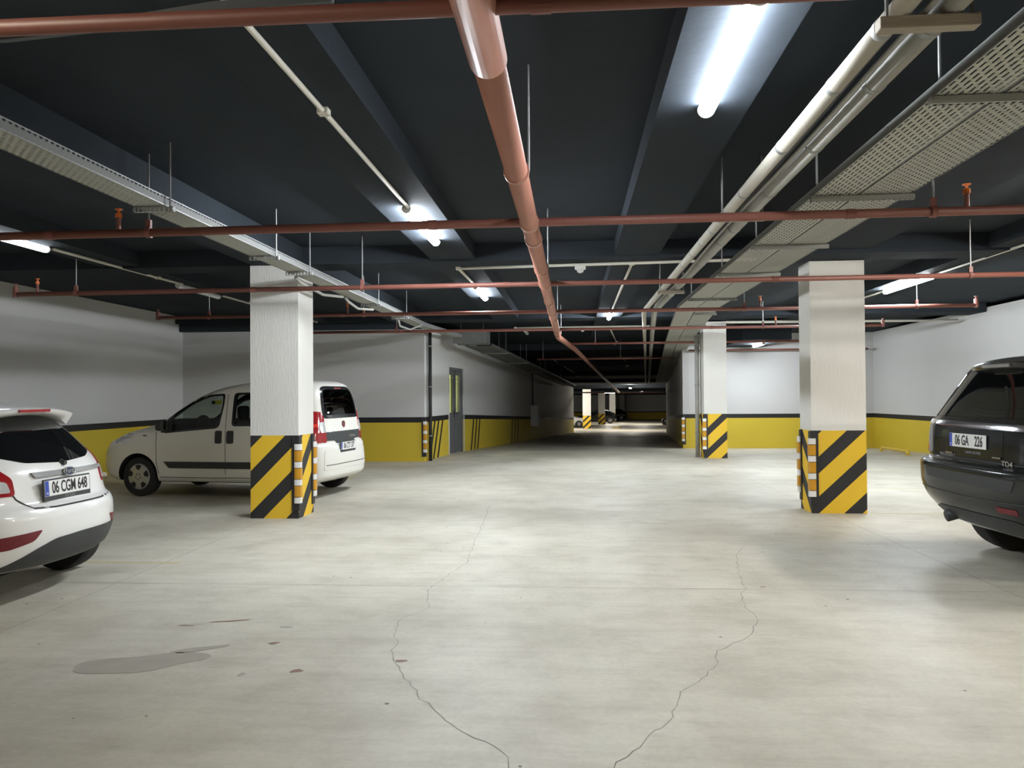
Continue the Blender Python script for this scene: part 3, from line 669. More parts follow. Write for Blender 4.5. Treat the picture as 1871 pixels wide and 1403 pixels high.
# ------------------------------------------------------------------ cars
def smooth_rows(rows, sub=7):
    """monotone cubic interpolation of every column over the row index"""
    n = len(rows); K = len(rows[0]); out = []
    tan = [[0] * K for _ in range(n)]
    for i in range(n):
        for k in range(K):
            if 0 < i < n - 1:
                a, b = rows[i][k] - rows[i - 1][k], rows[i + 1][k] - rows[i][k]
                tan[i][k] = 0 if a * b <= 0 else 2 * a * b / (a + b)
            else: tan[i][k] = rows[1][k] - rows[0][k] if i == 0 else rows[-1][k] - rows[-2][k]
    for i in range(n - 1):
        for s in range(sub):
            t = s / sub; h = (2 * t**3 - 3 * t**2 + 1, t**3 - 2 * t**2 + t, -2 * t**3 + 3 * t**2, t**3 - t**2)
            out.append([h[0] * rows[i][k] + h[1] * tan[i][k] + h[2] * rows[i + 1][k] + h[3] * tan[i + 1][k] for k in range(K)])
    out.append(list(rows[-1])); return out

def ring(z, xr, xf, hw, rr, rf, pr, pf, nc=14, ns=26):
    rr = min(rr, (xf - xr) * .45); rf = min(rf, (xf - xr) * .45)
    half = []
    for k in range(nc + 1):
        t = (k / nc) ** 1.7 * math.pi / 2; c, s = math.cos(t), math.sin(t)
        half.append((xr + rr * (1 - max(c, 0) ** (2 / pr)), hw * max(s, 0) ** (2 / pr)))
    for k in range(1, ns): half.append((xr + rr + (xf - rf - xr - rr) * k / ns, hw))
    for k in range(nc, -1, -1):
        t = (k / nc) ** 1.7 * math.pi / 2; c, s = math.cos(t), math.sin(t)
        half.append((xf - rf * (1 - max(c, 0) ** (2 / pf)), hw * max(s, 0) ** (2 / pf)))
    return [(x, y, z) for x, y in half] + [(x, -y, z) for x, y in half[-2:0:-1]]

def shell(rows, pr=3.2, pf=2.6, sub=7, mi=0, bot=1):
    bm = B(); rs = [[bm.verts.new(p) for p in ring(*r, pr, pf)] for r in smooth_rows(rows, sub)]
    n = len(rs[0])
    for a, b in zip(rs, rs[1:]):
        for k in range(n): bm.faces.new((a[k], a[(k + 1) % n], b[(k + 1) % n], b[k])).material_index = mi
    bm.faces.new(rs[0][::-1]).material_index = bot; bm.faces.new(rs[-1]).material_index = mi
    return bm

def apply_mods(o):
    dg = bpy.context.evaluated_depsgraph_get(); me = bpy.data.meshes.new_from_object(o.evaluated_get(dg))
    o.modifiers.clear(); o.data = me

def boolean(o, bm, mats):
    c = obj('cutter', bm, mats, o.parent); md = o.modifiers.new('cut', 'BOOLEAN'); md.operation = 'DIFFERENCE'; md.solver = 'EXACT'; md.object = c
    try: md.material_mode = 'TRANSFER'
    except Exception: pass
    apply_mods(o); bpy.data.objects.remove(c)

class Car:
    """body shell plus patches fitted onto it; local x forward, y left, z up"""
    def __init__(s, root, rows, paint, pr, pf, wheels, wr, hollow=None, windows=(), rear_window=None, windscreen=None):
        s.root = root
        bm = shell(rows, pr, pf); bmesh.ops.recalc_face_normals(bm, faces=bm.faces); s.bvh = BVHTree.FromBMesh(bm)
        s.body = obj('body', bm, [paint, M['under']], root, smooth=True)
        for x, y in wheels:
            sg = 1 if y > 0 else -1
            b = lathe(B(), [(sg * .42, wr * 1.17), (sg * 1.2, wr * 1.17)], 40, 'y', (x, 0, wr * 1.02)); boolean(s.body, b, [M['under']])
        if hollow:
            boolean(s.body, shell(hollow, pr, pf, mi=0, bot=0), [M['under']])
            for pts in windows: boolean(s.body, s.prism_y(pts), [M['under']])
            if windscreen: boolean(s.body, s.prism_x(windscreen, .15, 1.3), [M['under']])
            if rear_window: boolean(s.body, s.prism_x(rear_window, -2.6, -1.2), [M['under']])
        for p in s.body.data.polygons: p.use_smooth = True
        md = s.body.data
        try: md.set_sharp_from_angle(angle=R(38))
        except Exception: pass
    def prism_y(s, pts):
        bm = B(); a = [bm.verts.new((x, -1.3, z)) for x, z in pts]; b = [bm.verts.new((x, 1.3, z)) for x, z in pts]; n = len(pts)
        for k in range(n): bm.faces.new((a[k], a[(k + 1) % n], b[(k + 1) % n], b[k]))
        bm.faces.new(a); bm.faces.new(b); return bm
    def prism_x(s, pts, x0, x1):
        bm = B(); a = [bm.verts.new((x0, y, z)) for y, z in pts]; b = [bm.verts.new((x1, y, z)) for y, z in pts]; n = len(pts)
        for k in range(n): bm.faces.new((a[k], a[(k + 1) % n], b[(k + 1) % n], b[k]))
        bm.faces.new(a); bm.faces.new(b); return bm
    def patch(s, name, pts, m, ang=180, off=.003, th=.012, parent=None, g=.05, anchor=None):
        """flat outline seen from direction ang (180: rear, 90: left side, 0: front) pressed onto the shell"""
        d = Vector((-math.cos(R(ang)), -math.sin(R(ang)), 0)); u = Vector((math.sin(R(ang)), -math.cos(R(ang)), 0))
        if abs(ang) == 180: u = Vector((0, 1, 0))
        if ang == 90: u = Vector((1, 0, 0))
        if anchor:
            k = u.x * anchor[0] + u.y * anchor[1]; pts = [(a + k, b) for a, b in pts]
        bm = B(); f = bm.faces.new([bm.verts.new((a, b, 0)) for a, b in pts])
        lo = [min(p[i] for p in pts) for i in (0, 1)]; hi = [max(p[i] for p in pts) for i in (0, 1)]
        for i in (0, 1):
            n = int((hi[i] - lo[i]) / g)
            for k in range(1, n + 1):
                co = [0, 0, 0]; no = [0, 0, 0]; co[i] = lo[i] + (hi[i] - lo[i]) * k / (n + 1); no[i] = 1
                bmesh.ops.bisect_plane(bm, geom=bm.verts[:] + bm.edges[:] + bm.faces[:], plane_co=co, plane_no=no, dist=1e-5)
        for v in bm.verts:
            o = u * v.co.x + Vector((0, 0, v.co.y)) - d * 6
            h = s.bvh.ray_cast(o, d)
            if h[0] is None:
                q = s.bvh.find_nearest(o + d * 5)[0]; v.co = q - d * off
            else: v.co = h[0] - d * off
        bmesh.ops.recalc_face_normals(bm, faces=bm.faces)
        avg = sum((f.normal for f in bm.faces), Vector())
        if avg.dot(d) > 0: bmesh.ops.reverse_faces(bm, faces=bm.faces)
        if th:
            be = [e for e in bm.edges if e.is_boundary]; r = bmesh.ops.extrude_edge_only(bm, edges=be)
            bmesh.ops.translate(bm, verts=[v for v in r['geom'] if isinstance(v, bmesh.types.BMVert)], vec=d * (th + off))
        o = obj(name, bm, m, parent or s.root, smooth=True, recalc=False)
        try: o.data.set_sharp_from_angle(angle=R(40))
        except Exception: pass
        return o
    def line(s, name, pts, w, m, ang=180, off=.0015, parent=None):
        """thin strip along a polyline"""
        P = [Vector((a, b, 0)) for a, b in pts]; L_, Rr = [], []
        for i, p in enumerate(P):
            dd = P[min(i + 1, len(P) - 1)] - P[max(i - 1, 0)]; n = Vector((-dd.y, dd.x, 0)).normalized() * w / 2
            L_.append((p + n)[:2]); Rr.append((p - n)[:2])
        return s.patch(name, L_ + Rr[::-1], m, ang, off, 0, parent, .08)
    def hit(s, a, z, ang=180):
        d = Vector((-math.cos(R(ang)), -math.sin(R(ang)), 0)); u = Vector((0, 1, 0)) if abs(ang) == 180 else Vector((1, 0, 0))
        return s.bvh.ray_cast(u * a + Vector((0, 0, z)) - d * 6, d)[0]

def rounded(pts, r=.04, n=4):
    out = []; L_ = len(pts)
    for i in range(L_):
        p, a, b = Vector(pts[i]), Vector(pts[i - 1]), Vector(pts[(i + 1) % L_])
        rr = min(r, (a - p).length * .45, (b - p).length * .45)
        q0, q1 = p + (a - p).normalized() * rr, p + (b - p).normalized() * rr
        for k in range(n + 1):
            t = k / n; out.append(tuple((q0 * (1 - t)**2 + p * 2 * t * (1 - t) + q1 * t * t)[:2]))
    return out

def on_rear(bm, x, y, z, tilt=0, yaw=0):
    """turn a mesh drawn in XY (facing +Z) to face backwards at (x, y, z)"""
    m = Matrix.Translation((x, y, z)) @ Matrix.Rotation(yaw, 4, 'Z') @ Matrix.Rotation(tilt, 4, 'Y') @ Matrix(((0, 0, -1, 0), (-1, 0, 0, 0), (0, 1, 0, 0), (0, 0, 0, 1)))
    bmesh.ops.transform(bm, matrix=m, verts=bm.verts); return bm

def license_plate(root, x, y, z, s, size, tilt=0, frame=True, sx=.72, foot=None, blue=True):
    w, h = .52, .115
    if frame:
        bm = B(); box(bm, (-w / 2 - .012, -h / 2 - .035, -.012), (w / 2 + .012, h / 2 + .012, 0)); on_rear(bm, x, y, z, tilt); p = obj('plate_holder', bm, M['plas'], root, bevel=.003)
    bm = B(); box(bm, (-w / 2, -h / 2, 0), (w / 2, h / 2, .003)); on_rear(bm, x, y, z, tilt); p = obj('license_plate', bm, M['plate'], root)
    bm = B(); box(bm, (-w / 2 + .002, -h / 2 + .002, .0032), (-w / 2 + .042, h / 2 - .002, .0042)); on_rear(bm, x, y, z, tilt); obj('country_strip', bm, M['pblue'], p)
    for part, dx in ([(s, .022)] if '  ' not in s else [(s.split('  ')[0], -.075), (s.split('  ')[1].strip(), .16)]):
        bm = text_bm(part, size, .0008, .0022, sx); bmesh.ops.translate(bm, verts=bm.verts, vec=(dx, -.002, .0042)); on_rear(bm, x, y, z, tilt); obj('plate_lettering', bm, M['pblk'], p)
    bm = text_bm('TR', .022, .0005, .0004, .8); bmesh.ops.translate(bm, verts=bm.verts, vec=(-w / 2 + .022, -.036, .0046)); on_rear(bm, x, y, z, tilt); obj('country_lettering', bm, M['plate'], p)
    if foot:
        bm = text_bm(foot, .026, .0004, .0, 1.1); bmesh.ops.translate(bm, verts=bm.verts, vec=(.02, -h / 2 - .018, .001)); on_rear(bm, x, y, z, tilt); obj('holder_lettering', bm, M['greyp'], p)
    return p

def wheel(root, x, y, r, w, style, hubm='alloy'):
    sg = 1 if y > 0 else -1
    bm = B(); rim = r * .68
    prof = [(-w / 2, rim * .98), (-w / 2, r * .93), (-w / 2 + .02, r * .985), (-w * .2, r), (w * .2, r), (w / 2 - .02, r * .985), (w / 2, r * .93), (w / 2, rim * .98), (w * .3, rim * .95), (-w * .3, rim * .95), (-w / 2, rim * .98)]
    lathe(bm, prof, 44, 'y', (x, y, r))
    for k in (-.28, 0, .28): pass
    t = obj('tyre_wheel', bm, M['tyre'], root, smooth=True)
    try: t.data.set_sharp_from_angle(angle=R(35))
    except Exception: pass
    bm = lathe(B(), [(sg * .02, rim * .96), (sg * (w / 2 - .012), rim * .97), (sg * (w / 2 - .002), rim * .93), (sg * (w / 2 + .004), rim * .8), (sg * (w / 2 + .012), rim * .3), (sg * (w / 2 + .012), .001)], 44, 'y', (x, y, r))
    h = obj('hub_cap', bm, M[hubm], t, smooth=True)
    # dark openings between the spokes
    n = 5 if style == 'holes' else 7
    bm = B(); e = sg * (w / 2 + .014) + y
    for k in range(n):
        a0 = 2 * math.pi * k / n + math.pi / 2
        da0, da1, r0, r1 = (.25, .30, .54, .88) if style == 'holes' else (.16, .3, .35, .9)
        pts = [(a0 - da0, r0), (a0 + da0, r0), (a0 + da1, r1), (a0, r1 * 1.02), (a0 - da1, r1)]
        for q in (0, 1):
            pass
        vs = [bm.verts.new((x + rim * rr * math.cos(a), e - sg * .012 * max(0, (rr - .3)), r + rim * rr * math.sin(a))) for a, rr in pts]
        bm.faces.new(vs)
    for k in range(5 if style == 'holes' else 0):
        a = 2 * math.pi * k / 5 + math.pi / 2 + .63; c = (x + rim * .22 * math.cos(a), r + rim * .22 * math.sin(a))
        bm.faces.new([bm.verts.new((c[0] + .012 * math.cos(q * 1.05), e, c[1] + .012 * math.sin(q * 1.05))) for q in range(6)])
    obj('wheel_opening', bm, M['alloyd'], h)
    # hub / brake disc on the inner face
    bm = lathe(B(), [(-sg * .05, rim * .5), (-sg * .02, rim * .5)], 24, 'y', (x, y, r)); obj('brake_disc', bm, M['rod'], t)
    return t

def mir(pts): return [(-a, b) for a, b in pts][::-1]

def emblem(root, x, y, z, rx, rz, m_in, tilt=0, s=None, ss=.05, name='emblem'):
    bm = B(); n = 28
    def el(k, zz): return [bm.verts.new((rx * k * math.cos(2 * math.pi * i / n), rz * k * math.sin(2 * math.pi * i / n), zz)) for i in range(n)]
    a, b, c = el(1, 0), el(.97, .006), el(.82, .005)
    for p, q in ((a, b), (b, c)):
        for i in range(n): bm.faces.new((p[i], p[(i + 1) % n], q[(i + 1) % n], q[i]))
    bm.faces.new(c).material_index = 1
    on_rear(bm, x, y, z, tilt); o = obj(name, bm, [M['chrome'], m_in], root)
    if s:
        bm = text_bm(s, ss, .0006, .0005, 1); bmesh.ops.translate(bm, verts=bm.verts, vec=(0, 0, .0062)); on_rear(bm, x, y, z, tilt); obj('emblem_lettering', bm, M['badge'], o)
    return o

# ---- white hatchback, left edge of the picture
car = thing('car', 'white hatchback with dark rear glass and lower bumper, cut off at the left edge', 'car', (-6.12, 6.08, 0), math.pi, 'parked cars', 1.07)
rows = [(.255, -1.78, 1.90, .76, .6, .6), (.31, -1.85, 1.96, .785, .6, .6), (.40, -1.895, 2.02, .80, .62, .65), (.52, -1.92, 2.03, .81, .62, .7), (.62, -1.915, 2.0, .815, .62, .7),
        (.69, -1.885, 1.96, .82, .62, .7), (.73, -1.84, 1.92, .82, .62, .7), (.85, -1.80, 1.72, .83, .62, .7), (.94, -1.775, 1.38, .815, .6, .6), (1.0, -1.74, 1.05, .795, .58, .5),
        (1.06, -1.69, .86, .765, .56, .45), (1.2, -1.555, .58, .70, .5, .4), (1.34, -1.40, .26, .625, .45, .4), (1.41, -1.30, .04, .57, .5, .4), (1.455, -1.15, -.12, .47, .5, .4), (1.478, -.9, -.3, .28, .4, .3), (1.482, -.75, -.4, .08, .1, .1)]
F = Car(car, rows, M['carw'], 2.6, 2.4, [(1.245, .74), (1.245, -.74), (-1.245, .74), (-1.245, -.74)], .30)
rw = [(-.715, 1.14), (-.62, 1.08), (-.35, 1.02), (0, 1.0), (.35, 1.02), (.60, 1.10), (.70, 1.16), (.62, 1.28), (.50, 1.345), (.25, 1.36), (0, 1.365), (-.25, 1.36), (-.50, 1.345), (-.62, 1.28)]
F.patch('rear_window', rounded(rw, .03), M['dglass'], 180, .004, .01)
for s in (1, -1):
    tl = [(.86, 1.13), (.80, 1.10), (.70, 1.0), (.60, .88), (.62, .815), (.86, .83)]
    tl = [(.95 - (.95 - a), b) for a, b in tl]
    ang = 180 - s * 40
    # outline in the slanted view: u grows towards the car's left
    base = [(.28, 1.12), (.36, 1.06), (.05, .99), (-.12, .90)]
    o = F.patch('tail_lamp', rounded([(.30 * s, 1.12), (.18 * s, 1.10), (.02 * s, 1.02), (-.10 * s, .92), (-.115 * s, .80), (.22 * s, .80), (.34 * s, .92)][::s], .03), M['redl'], 180 - s * 38, .008, .02, anchor=(-1.66, 0.58 * s))
    F.patch('reversing_lens', rounded([(.10 * s, .93), (-.06 * s, .90), (-.085 * s, .825), (.08 * s, .825)][::s], .02), M['clearl'], 180 - s * 38, .012, .01, o, anchor=(-1.66, 0.58 * s))
    F.patch('bumper_reflector', rounded([(.80 * s, .51), (.40 * s, .545), (.46 * s, .47), (.60 * s, .43), (.80 * s, .42)][::s], .02), M['redd'], 180, .006, .01)
for s in (1, -1):
    sd = [(.55, 1.07), (.35, 1.22), (.05, 1.34), (-.35, 1.375), (-.8, 1.34), (-1.12, 1.22), (-1.05, 1.12), (-.3, 1.06)]
    if s > 0: F.patch('side_window', rounded(sd, .04), M['dglass'], 90, .004, .01)
low = [(-.84, .52), (-.60, .53), (-.42, .455), (-.30, .435), (.30, .435), (.42, .455), (.60, .53), (.84, .52), (.80, .3), (.6, .22), (-.6, .22), (-.80, .3)]
low = [(-.82, .545), (-.66, .55), (-.3, .52), (.3, .52), (.66, .55), (.82, .545), (.82, .40), (.70, .28), (.45, .215), (-.45, .215), (-.70, .28), (-.82, .40)]
low = [(-.80, .44), (-.68, .472), (.0, .472), (.28, .462), (.42, .41), (.58, .32), (.66, .27), (.56, .262), (-.60, .262), (-.72, .29), (-.80, .36)]
F.patch('lower_bumper_trim', rounded(low, .05), M['plas'], 180, .008, .02)
seam = [(-.655, 1.04), (-.65, .90), (-.64, .78), (-.57, .705), (-.3, .69), (.25, .69), (.42, .70), (.50, .77), (.545, .87), (.60, .98)]
F.line('tailgate_seam', rounded(seam, .05)[1:-1] if 0 else seam, .012, M['seam'], 180)
F.patch('chrome_strip', rounded([(-.52, .945), (.36, .95), (.34, .912), (-.52, .918)], .01), M['trimg'], 180, .02, .03)
hx = F.hit(0, .93).x
emblem(car, hx - .024, -.0, .932, .075, .033, M['navy'], R(6), 'Ford', .05)
px = F.hit(.03, .83).x
license_plate(car, px - .026, .055, .825, '06 CGM 648', .122, R(4), True, .64, 'OZ FORD')
bm = text_bm('Fiesta', .06, .002, .001, 1); on_rear(bm, F.hit(-.56, .84).x - .006, -.56, .845, R(4)); obj('model_badge', bm, M['badge'], car)
# roof spoiler with high stop lamp
bm = B(); sp = []
for i in range(25):
    y = -.60 + 1.2 * i / 24; k = abs(y) / .60; e = (1 - k ** 6)
    xb = -1.52 + .10 * k ** 2.5; zt = 1.415 - .045 * k * k
    sp.append([bm.verts.new(p) for p in ((xb + .34, y, zt + .035 - .03 * k ** 4), (xb + .02, y, zt + .008), (xb, y, zt - .004), (xb + .01, y, zt - .028), (xb + .06, y, zt - .05 - .05 * k ** 3), (xb + .36, y, zt - .05))])
for a, b in zip(sp, sp[1:]):
    for q in range(6): bm.faces.new((a[q], a[(q + 1) % 6], b[(q + 1) % 6], b[q]))
bm.faces.new(sp[0]); bm.faces.new(sp[-1])
o = obj('roof_spoiler', bm, M['carw'], car, smooth=True)
try: o.data.set_sharp_from_angle(angle=R(50))
except Exception: pass
bm = B(); box(bm, (-1.528, -.17, 1.388), (-1.50, .17, 1.41)); obj('high_stop_lamp', bm, M['redl'], o)
bm = lathe(B(), [(-.035, .018), (-.01, .022), (.0, .03)], 14, 'x', (F.hit(.0, 1.0).x, 0, .995)); obj('rear_wiper_hub', bm, M['plas'], car)
bm = lathe(B(), [(0, .013), (.004, .012)], 14, 'x', (F.hit(.66, .36).x - .012, .66, .36)); obj('parking_sensor', bm, M['greyp'], car)
for x in (1.245, -1.245):
    for y in (.745, -.745): wheel(car, x, y, .298, .195, 'spokes')
bm = B(); box(bm, (-1.55, -.6, .2), (1.6, .6, .34)); obj('underbody', bm, M['under'], car)

# ---- white van, side and back
van = thing('car', 'white compact van with roof aerial parked behind the striped column', 'car', (-5.63, 12.63, 0), R(172.5), 'parked cars', 1.07); van.scale.x = 1.03
vr = [(.24, -1.78, 1.90, .80, .28, .45), (.29, -1.87, 1.99, .835, .28, .5), (.34, -1.90, 2.05, .845, .28, .5), (.47, -1.905, 2.09, .852, .28, .52), (.62, -1.89, 2.09, .857, .27, .55), (.76, -1.87, 2.03, .857, .26, .55), (.80, -1.845, 2.0, .856, .26, .55),
      (.86, -1.835, 1.90, .853, .26, .55), (.94, -1.83, 1.72, .848, .26, .55), (1.0, -1.82, 1.50, .84, .26, .55), (1.06, -1.81, 1.26, .832, .26, .5), (1.1, -1.805, 1.09, .825, .26, .45),
      (1.3, -1.78, .77, .785, .26, .4), (1.5, -1.74, .42, .735, .28, .4), (1.63, -1.69, .05, .69, .33, .4), (1.695, -1.63, -.27, .63, .4, .45), (1.73, -1.54, -.6, .5, .45, .4), (1.745, -1.38, -.85, .25, .3, .3), (1.749, -1.25, -.95, .05, .1, .1)]
hol = [(.42, -1.72, .98, .77, .25, .4), (.9, -1.73, .98, .78, .25, .4), (1.1, -1.71, .95, .765, .25, .4), (1.3, -1.69, .66, .73, .25, .4), (1.5, -1.65, .32, .68, .25, .4), (1.62, -1.61, .0, .64, .3, .4), (1.67, -1.55, -.25, .55, .3, .4)]
fx = 1.2565
def W(*pts): return [(fx - a * (1.24 if a > 0 else 1), b) for a, b in pts]
win_f = rounded(W((.39, .985), (.40, 1.16), (.52, 1.29), (.70, 1.42), (.95, 1.505), (1.15, 1.52), (1.155, 1.36), (1.12, 1.1), (1.08, 1.06)), .04)
win_r = rounded(W((1.33, 1.09), (1.32, 1.53), (1.86, 1.54), (1.88, 1.1)), .06)
wsh = rounded([(-.64, 1.14), (.64, 1.14), (.56, 1.55), (-.56, 1.55)], .06)
rwv = rounded([(-.56, 1.215), (.56, 1.215), (.50, 1.56), (.42, 1.60), (-.42, 1.60), (-.50, 1.56)], .06)
V = Car(van, vr, M['carv'], 3.6, 2.9, [(fx, .74), (fx, -.74), (-fx, .74), (-fx, -.74)], .30, hol, [win_f, win_r], rwv, wsh)
def grow(pts, k):
    cx = sum(p[0] for p in pts) / len(pts); cz_ = sum(p[1] for p in pts) / len(pts)
    return [(p[0] + (k if p[0] > cx else -k) * min(1, abs(p[0] - cx) * 6), p[1] + (k if p[1] > cz_ else -k) * min(1, abs(p[1] - cz_) * 6)) for p in pts]
def ringpatch(car_, name, outer, inner, m, ang):
    """window surround: outline minus opening, as strips"""
    n = len(outer); root_o = None
    for k in range(n):
        pass
for wn, side in ((win_f, 'front'), (win_r, 'rear')):
    o = V.patch('side_window', grow(wn, .004), M['lglass'], 90, -.012, 0)
    V.patch('side_window', [(-a, b) for a, b in grow(wn, .004)], M['lglass'], -90, -.012, 0)
    n = len(wn); ow = grow(wn, .028)
    for seg in range(4):
        i0 = seg * n // 4; i1 = (seg + 1) * n // 4
        idx = list(range(i0, i1 + 1)); strip = [ow[i % n] for i in idx] + [wn[i % n] for i in idx[::-1]]
        V.patch('window_seal', strip, M['ceram'], 90, .003, .004, o, .09)
V.patch('windscreen', grow(wsh, .004), M['lglass'], 0, -.012, 0)
V.patch('mirror_sail', rounded(W((.33, .965), (.33, 1.12), (.40, 1.19), (.475, 1.245), (.475, .98)), .01), M['plas'], 90, .004, .01)
V.patch('rear_window', grow(rwv, .004), M['tglass'], 180, -.012, 0)
o = None; ow = rounded([(-.63, 1.165), (.63, 1.165), (.60, 1.42), (.53, 1.62), (.42, 1.65), (-.42, 1.65), (-.53, 1.62), (-.60, 1.42)], .05)
import itertools
def ring_strips(outer, inner, m, name, ang, parent=None, off=.003):
    """closed border between two outlines, cut into four pieces joined as one mesh"""
    bms = B(); no, ni = len(outer), len(inner)
    cx = sum(p[0] for p in inner) / ni; cz_ = sum(p[1] for p in inner) / ni
    def samp(pl, a):
        best = None
        dx, dz = math.cos(a), math.sin(a)
        for i in range(len(pl)):
            p, q = pl[i], pl[(i + 1) % len(pl)]
            ex, ez = q[0] - p[0], q[1] - p[1]; den = dx * ez - dz * ex
            if abs(den) < 1e-9: continue
            t = ((p[0] - cx) * ez - (p[1] - cz_) * ex) / den; u = ((p[0] - cx) * dz - (p[1] - cz_) * dx) / den
            if t > 0 and -1e-6 <= u <= 1 + 1e-6: best = t if best is None else max(best, t)
        return (cx + dx * best, cz_ + dz * best)
    N_ = 72
    d = Vector((-math.cos(R(ang)), -math.sin(R(ang)), 0)); u = Vector((0, 1, 0)) if ang == 180 else Vector((1, 0, 0))
    rows_ = []
    for k in range(N_):
        a = 2 * math.pi * k / N_; P, Q = samp(outer, a), samp(inner, a); rr = []
        for s in range(4):
            t = s / 3; p = (P[0] + (Q[0] - P[0]) * t, P[1] + (Q[1] - P[1]) * t)
            h = V.bvh.ray_cast(u * p[0] + Vector((0, 0, p[1])) - d * 6, d)[0]
            rr.append(bms.verts.new(h - d * off))
        rows_.append(rr)
    for k in range(N_):
        a, b = rows_[k], rows_[(k + 1) % N_]
        for s in range(3): bms.faces.new((a[s], a[s + 1], b[s + 1], b[s]))
    return obj(name, bms, m, parent or van, smooth=True)
ring_strips(ow, rwv, M['ceram'], 'rear_window_border', 180)
bm = B(); hx = V.hit(0, 1.615).x; box(bm, (hx - .012, -.11, 1.607), (hx + .01, .11, 1.63)); obj('high_stop_lamp', bm, M['redd'], van)
V.patch('rear_badge_panel', rounded([(.60, .97), (.60, .84), (.36, .835), (.30, .795), (-.30, .795), (-.36, .835), (-.60, .84), (-.60, .97)], .015), M['plas'], 180, .005, .012)
for s in (1, -1):
    o = V.patch('tail_lamp', rounded([(.13 * s, 1.285), (-.06 * s, 1.265), (-.10 * s, 1.175), (-.135 * s, 0.855), (-.13 * s, 0.820), (.16 * s, 0.820), (.24 * s, 0.895), (.25 * s, 1.195)][::s], .03), M['redl'], 180 - s * 42, .010, .03, anchor=(-1.74, 0.7 * s))
    V.patch('reversing_lens', rounded([(-.0 * s, 1.115), (-.10 * s, 1.125), (-.125 * s, 0.965), (-.03 * s, 0.965), (.01 * s, 1.025)][::s], .02), M['clearl'], 180 - s * 42, .014, .01, o, anchor=(-1.74, 0.7 * s))
    V.patch('stop_lens', rounded([(.14 * s, 1.095), (.02 * s, 1.095), (.02 * s, 1.050), (.14 * s, 1.050)][::s], .012), M['redb'], 180 - s * 42, .013, .01, o, anchor=(-1.74, 0.7 * s))
    if s > 0: V.patch('headlamp', rounded([(.06, .80), (-.30, .80), (-.36, .86), (-.40, 1.0), (-.28, .985), (-.08, .9)][::-1], .03), M['clearl'], 50, .004, .01, anchor=(1.66, .62))
emblem(van, V.hit(0, 1.07).x - .006, 0, 1.07, .055, .055, M['crimson'], R(2), None)
bm = text_bm('FIAT', .03, .001, .001, .7); on_rear(bm, V.hit(0, 1.07).x - .013, 0, 1.07, R(2)); obj('emblem_lettering', bm, M['badge'], van)
bm = text_bm('FIORINO', .055, .003, .001, 1.05); on_rear(bm, V.hit(-.30, .88).x - .01, -.26, .88, 0); obj('model_badge', bm, M['badge'], van)
license_plate(van, V.hit(0, .74).x - .022, 0, .745, '06 CTT 377', .122, 0, True, .64)
V.patch('bumper_top', rounded([(.70, .70), (-.70, .70), (-.74, .42), (.74, .42)], .05), M['carv'], 180, .008, .02)
V.line('bumper_crease', [(.70, .49), (-.70, .49)], .010, M['seam'], 180, .0105)
V.patch('side_moulding', W((.38, .535), (.45, .44), (1.66, .44), (1.66, .54)), M['plas'], 90, .012, .02)
for pts in (W((.265, .99), (.27, .5), (.32, .30)), W((1.215, 1.54), (1.235, .9), (1.235, .30)), W((.32, .30), (1.235, .30)), W((1.235, .305), (1.65, .305), (1.74, .55), (1.74, 1.08))):
    V.line('door_seam', pts, .009, M['seam'], 90)
for hx_ in (fx - 1.14 * 1.24, fx - 1.30 * 1.24):
    o = V.patch('door_handle', rounded([(hx_ - .056, 1.0), (hx_ + .056, 1.0), (hx_ + .056, .81), (hx_ - .056, .81)], .03), M['plas'], 90, .014, .02)
V.patch('side_repeater', rounded([(fx - .10, .93), (fx - .16, .93), (fx - .16, .915), (fx - .10, .915)], .004), M['plas'], 90, .008, .01)
bm = B(); box(bm, (fx - .54, .84, 1.0), (fx - .40, .99, 1.16)); o = obj('door_mirror', bm, M['plas'], van, bevel=.035)
bm = B(); box(bm, (fx - .544, .87, 1.02), (fx - .5405, .97, 1.14)); obj('mirror_glass', bm, M['chrome'], o)
bm = tube(B(), [(fx - 1.50, .0, 1.715), (fx - 1.75, 0, 2.14)], [.007, .003], 6); obj('roof_aerial', bm, M['handle'], van)
for x in (fx, -fx):
    for y in (.735, -.735): wheel(van, x, y, .30, .185, 'holes')
bm = B(); box(bm, (-1.4, -.55, .2), (1.6, .55, .36)); obj('underbody', bm, M['under'], van)
for x, y in ((.05, .36), (.05, -.36), (-.85, .38), (-.85, -.38)):
    bm = B(); box(bm, (x - .28, y - .24, .43), (x + .25, y + .24, .62)); vs = box(bm, (x - .36, y - .23, .6), (x - .22, y + .23, 1.12)); box(bm, (x - .37, y - .12, 1.16), (x - .27, y + .12, 1.36)); o = obj('seat', bm, M['seat'], van, bevel=.04)
bm = B(); box(bm, (.55, -.7, .8), (1.0, .7, 1.02)); obj('dashboard', bm, M['seat'], van, bevel=.05)
bm = lathe(B(), [(-.015, .18), (-.015, .2), (.015, .2), (.015, .18)], 28, 'x', (.45, .36, 1.02)); obj('steering_wheel', bm, M['seat'], van, smooth=True)
bm = B(); box(bm, (fx - 1.25, .52, 1.385), (fx - 1.13, .524, 1.445)); obj('hanging_card', bm, M['tag'], van)
bm = B(); box(bm, (fx - 1.135, .50, 1.39), (fx - 1.08, .53, 1.44)); obj('card_clip', bm, M['plas'], van)

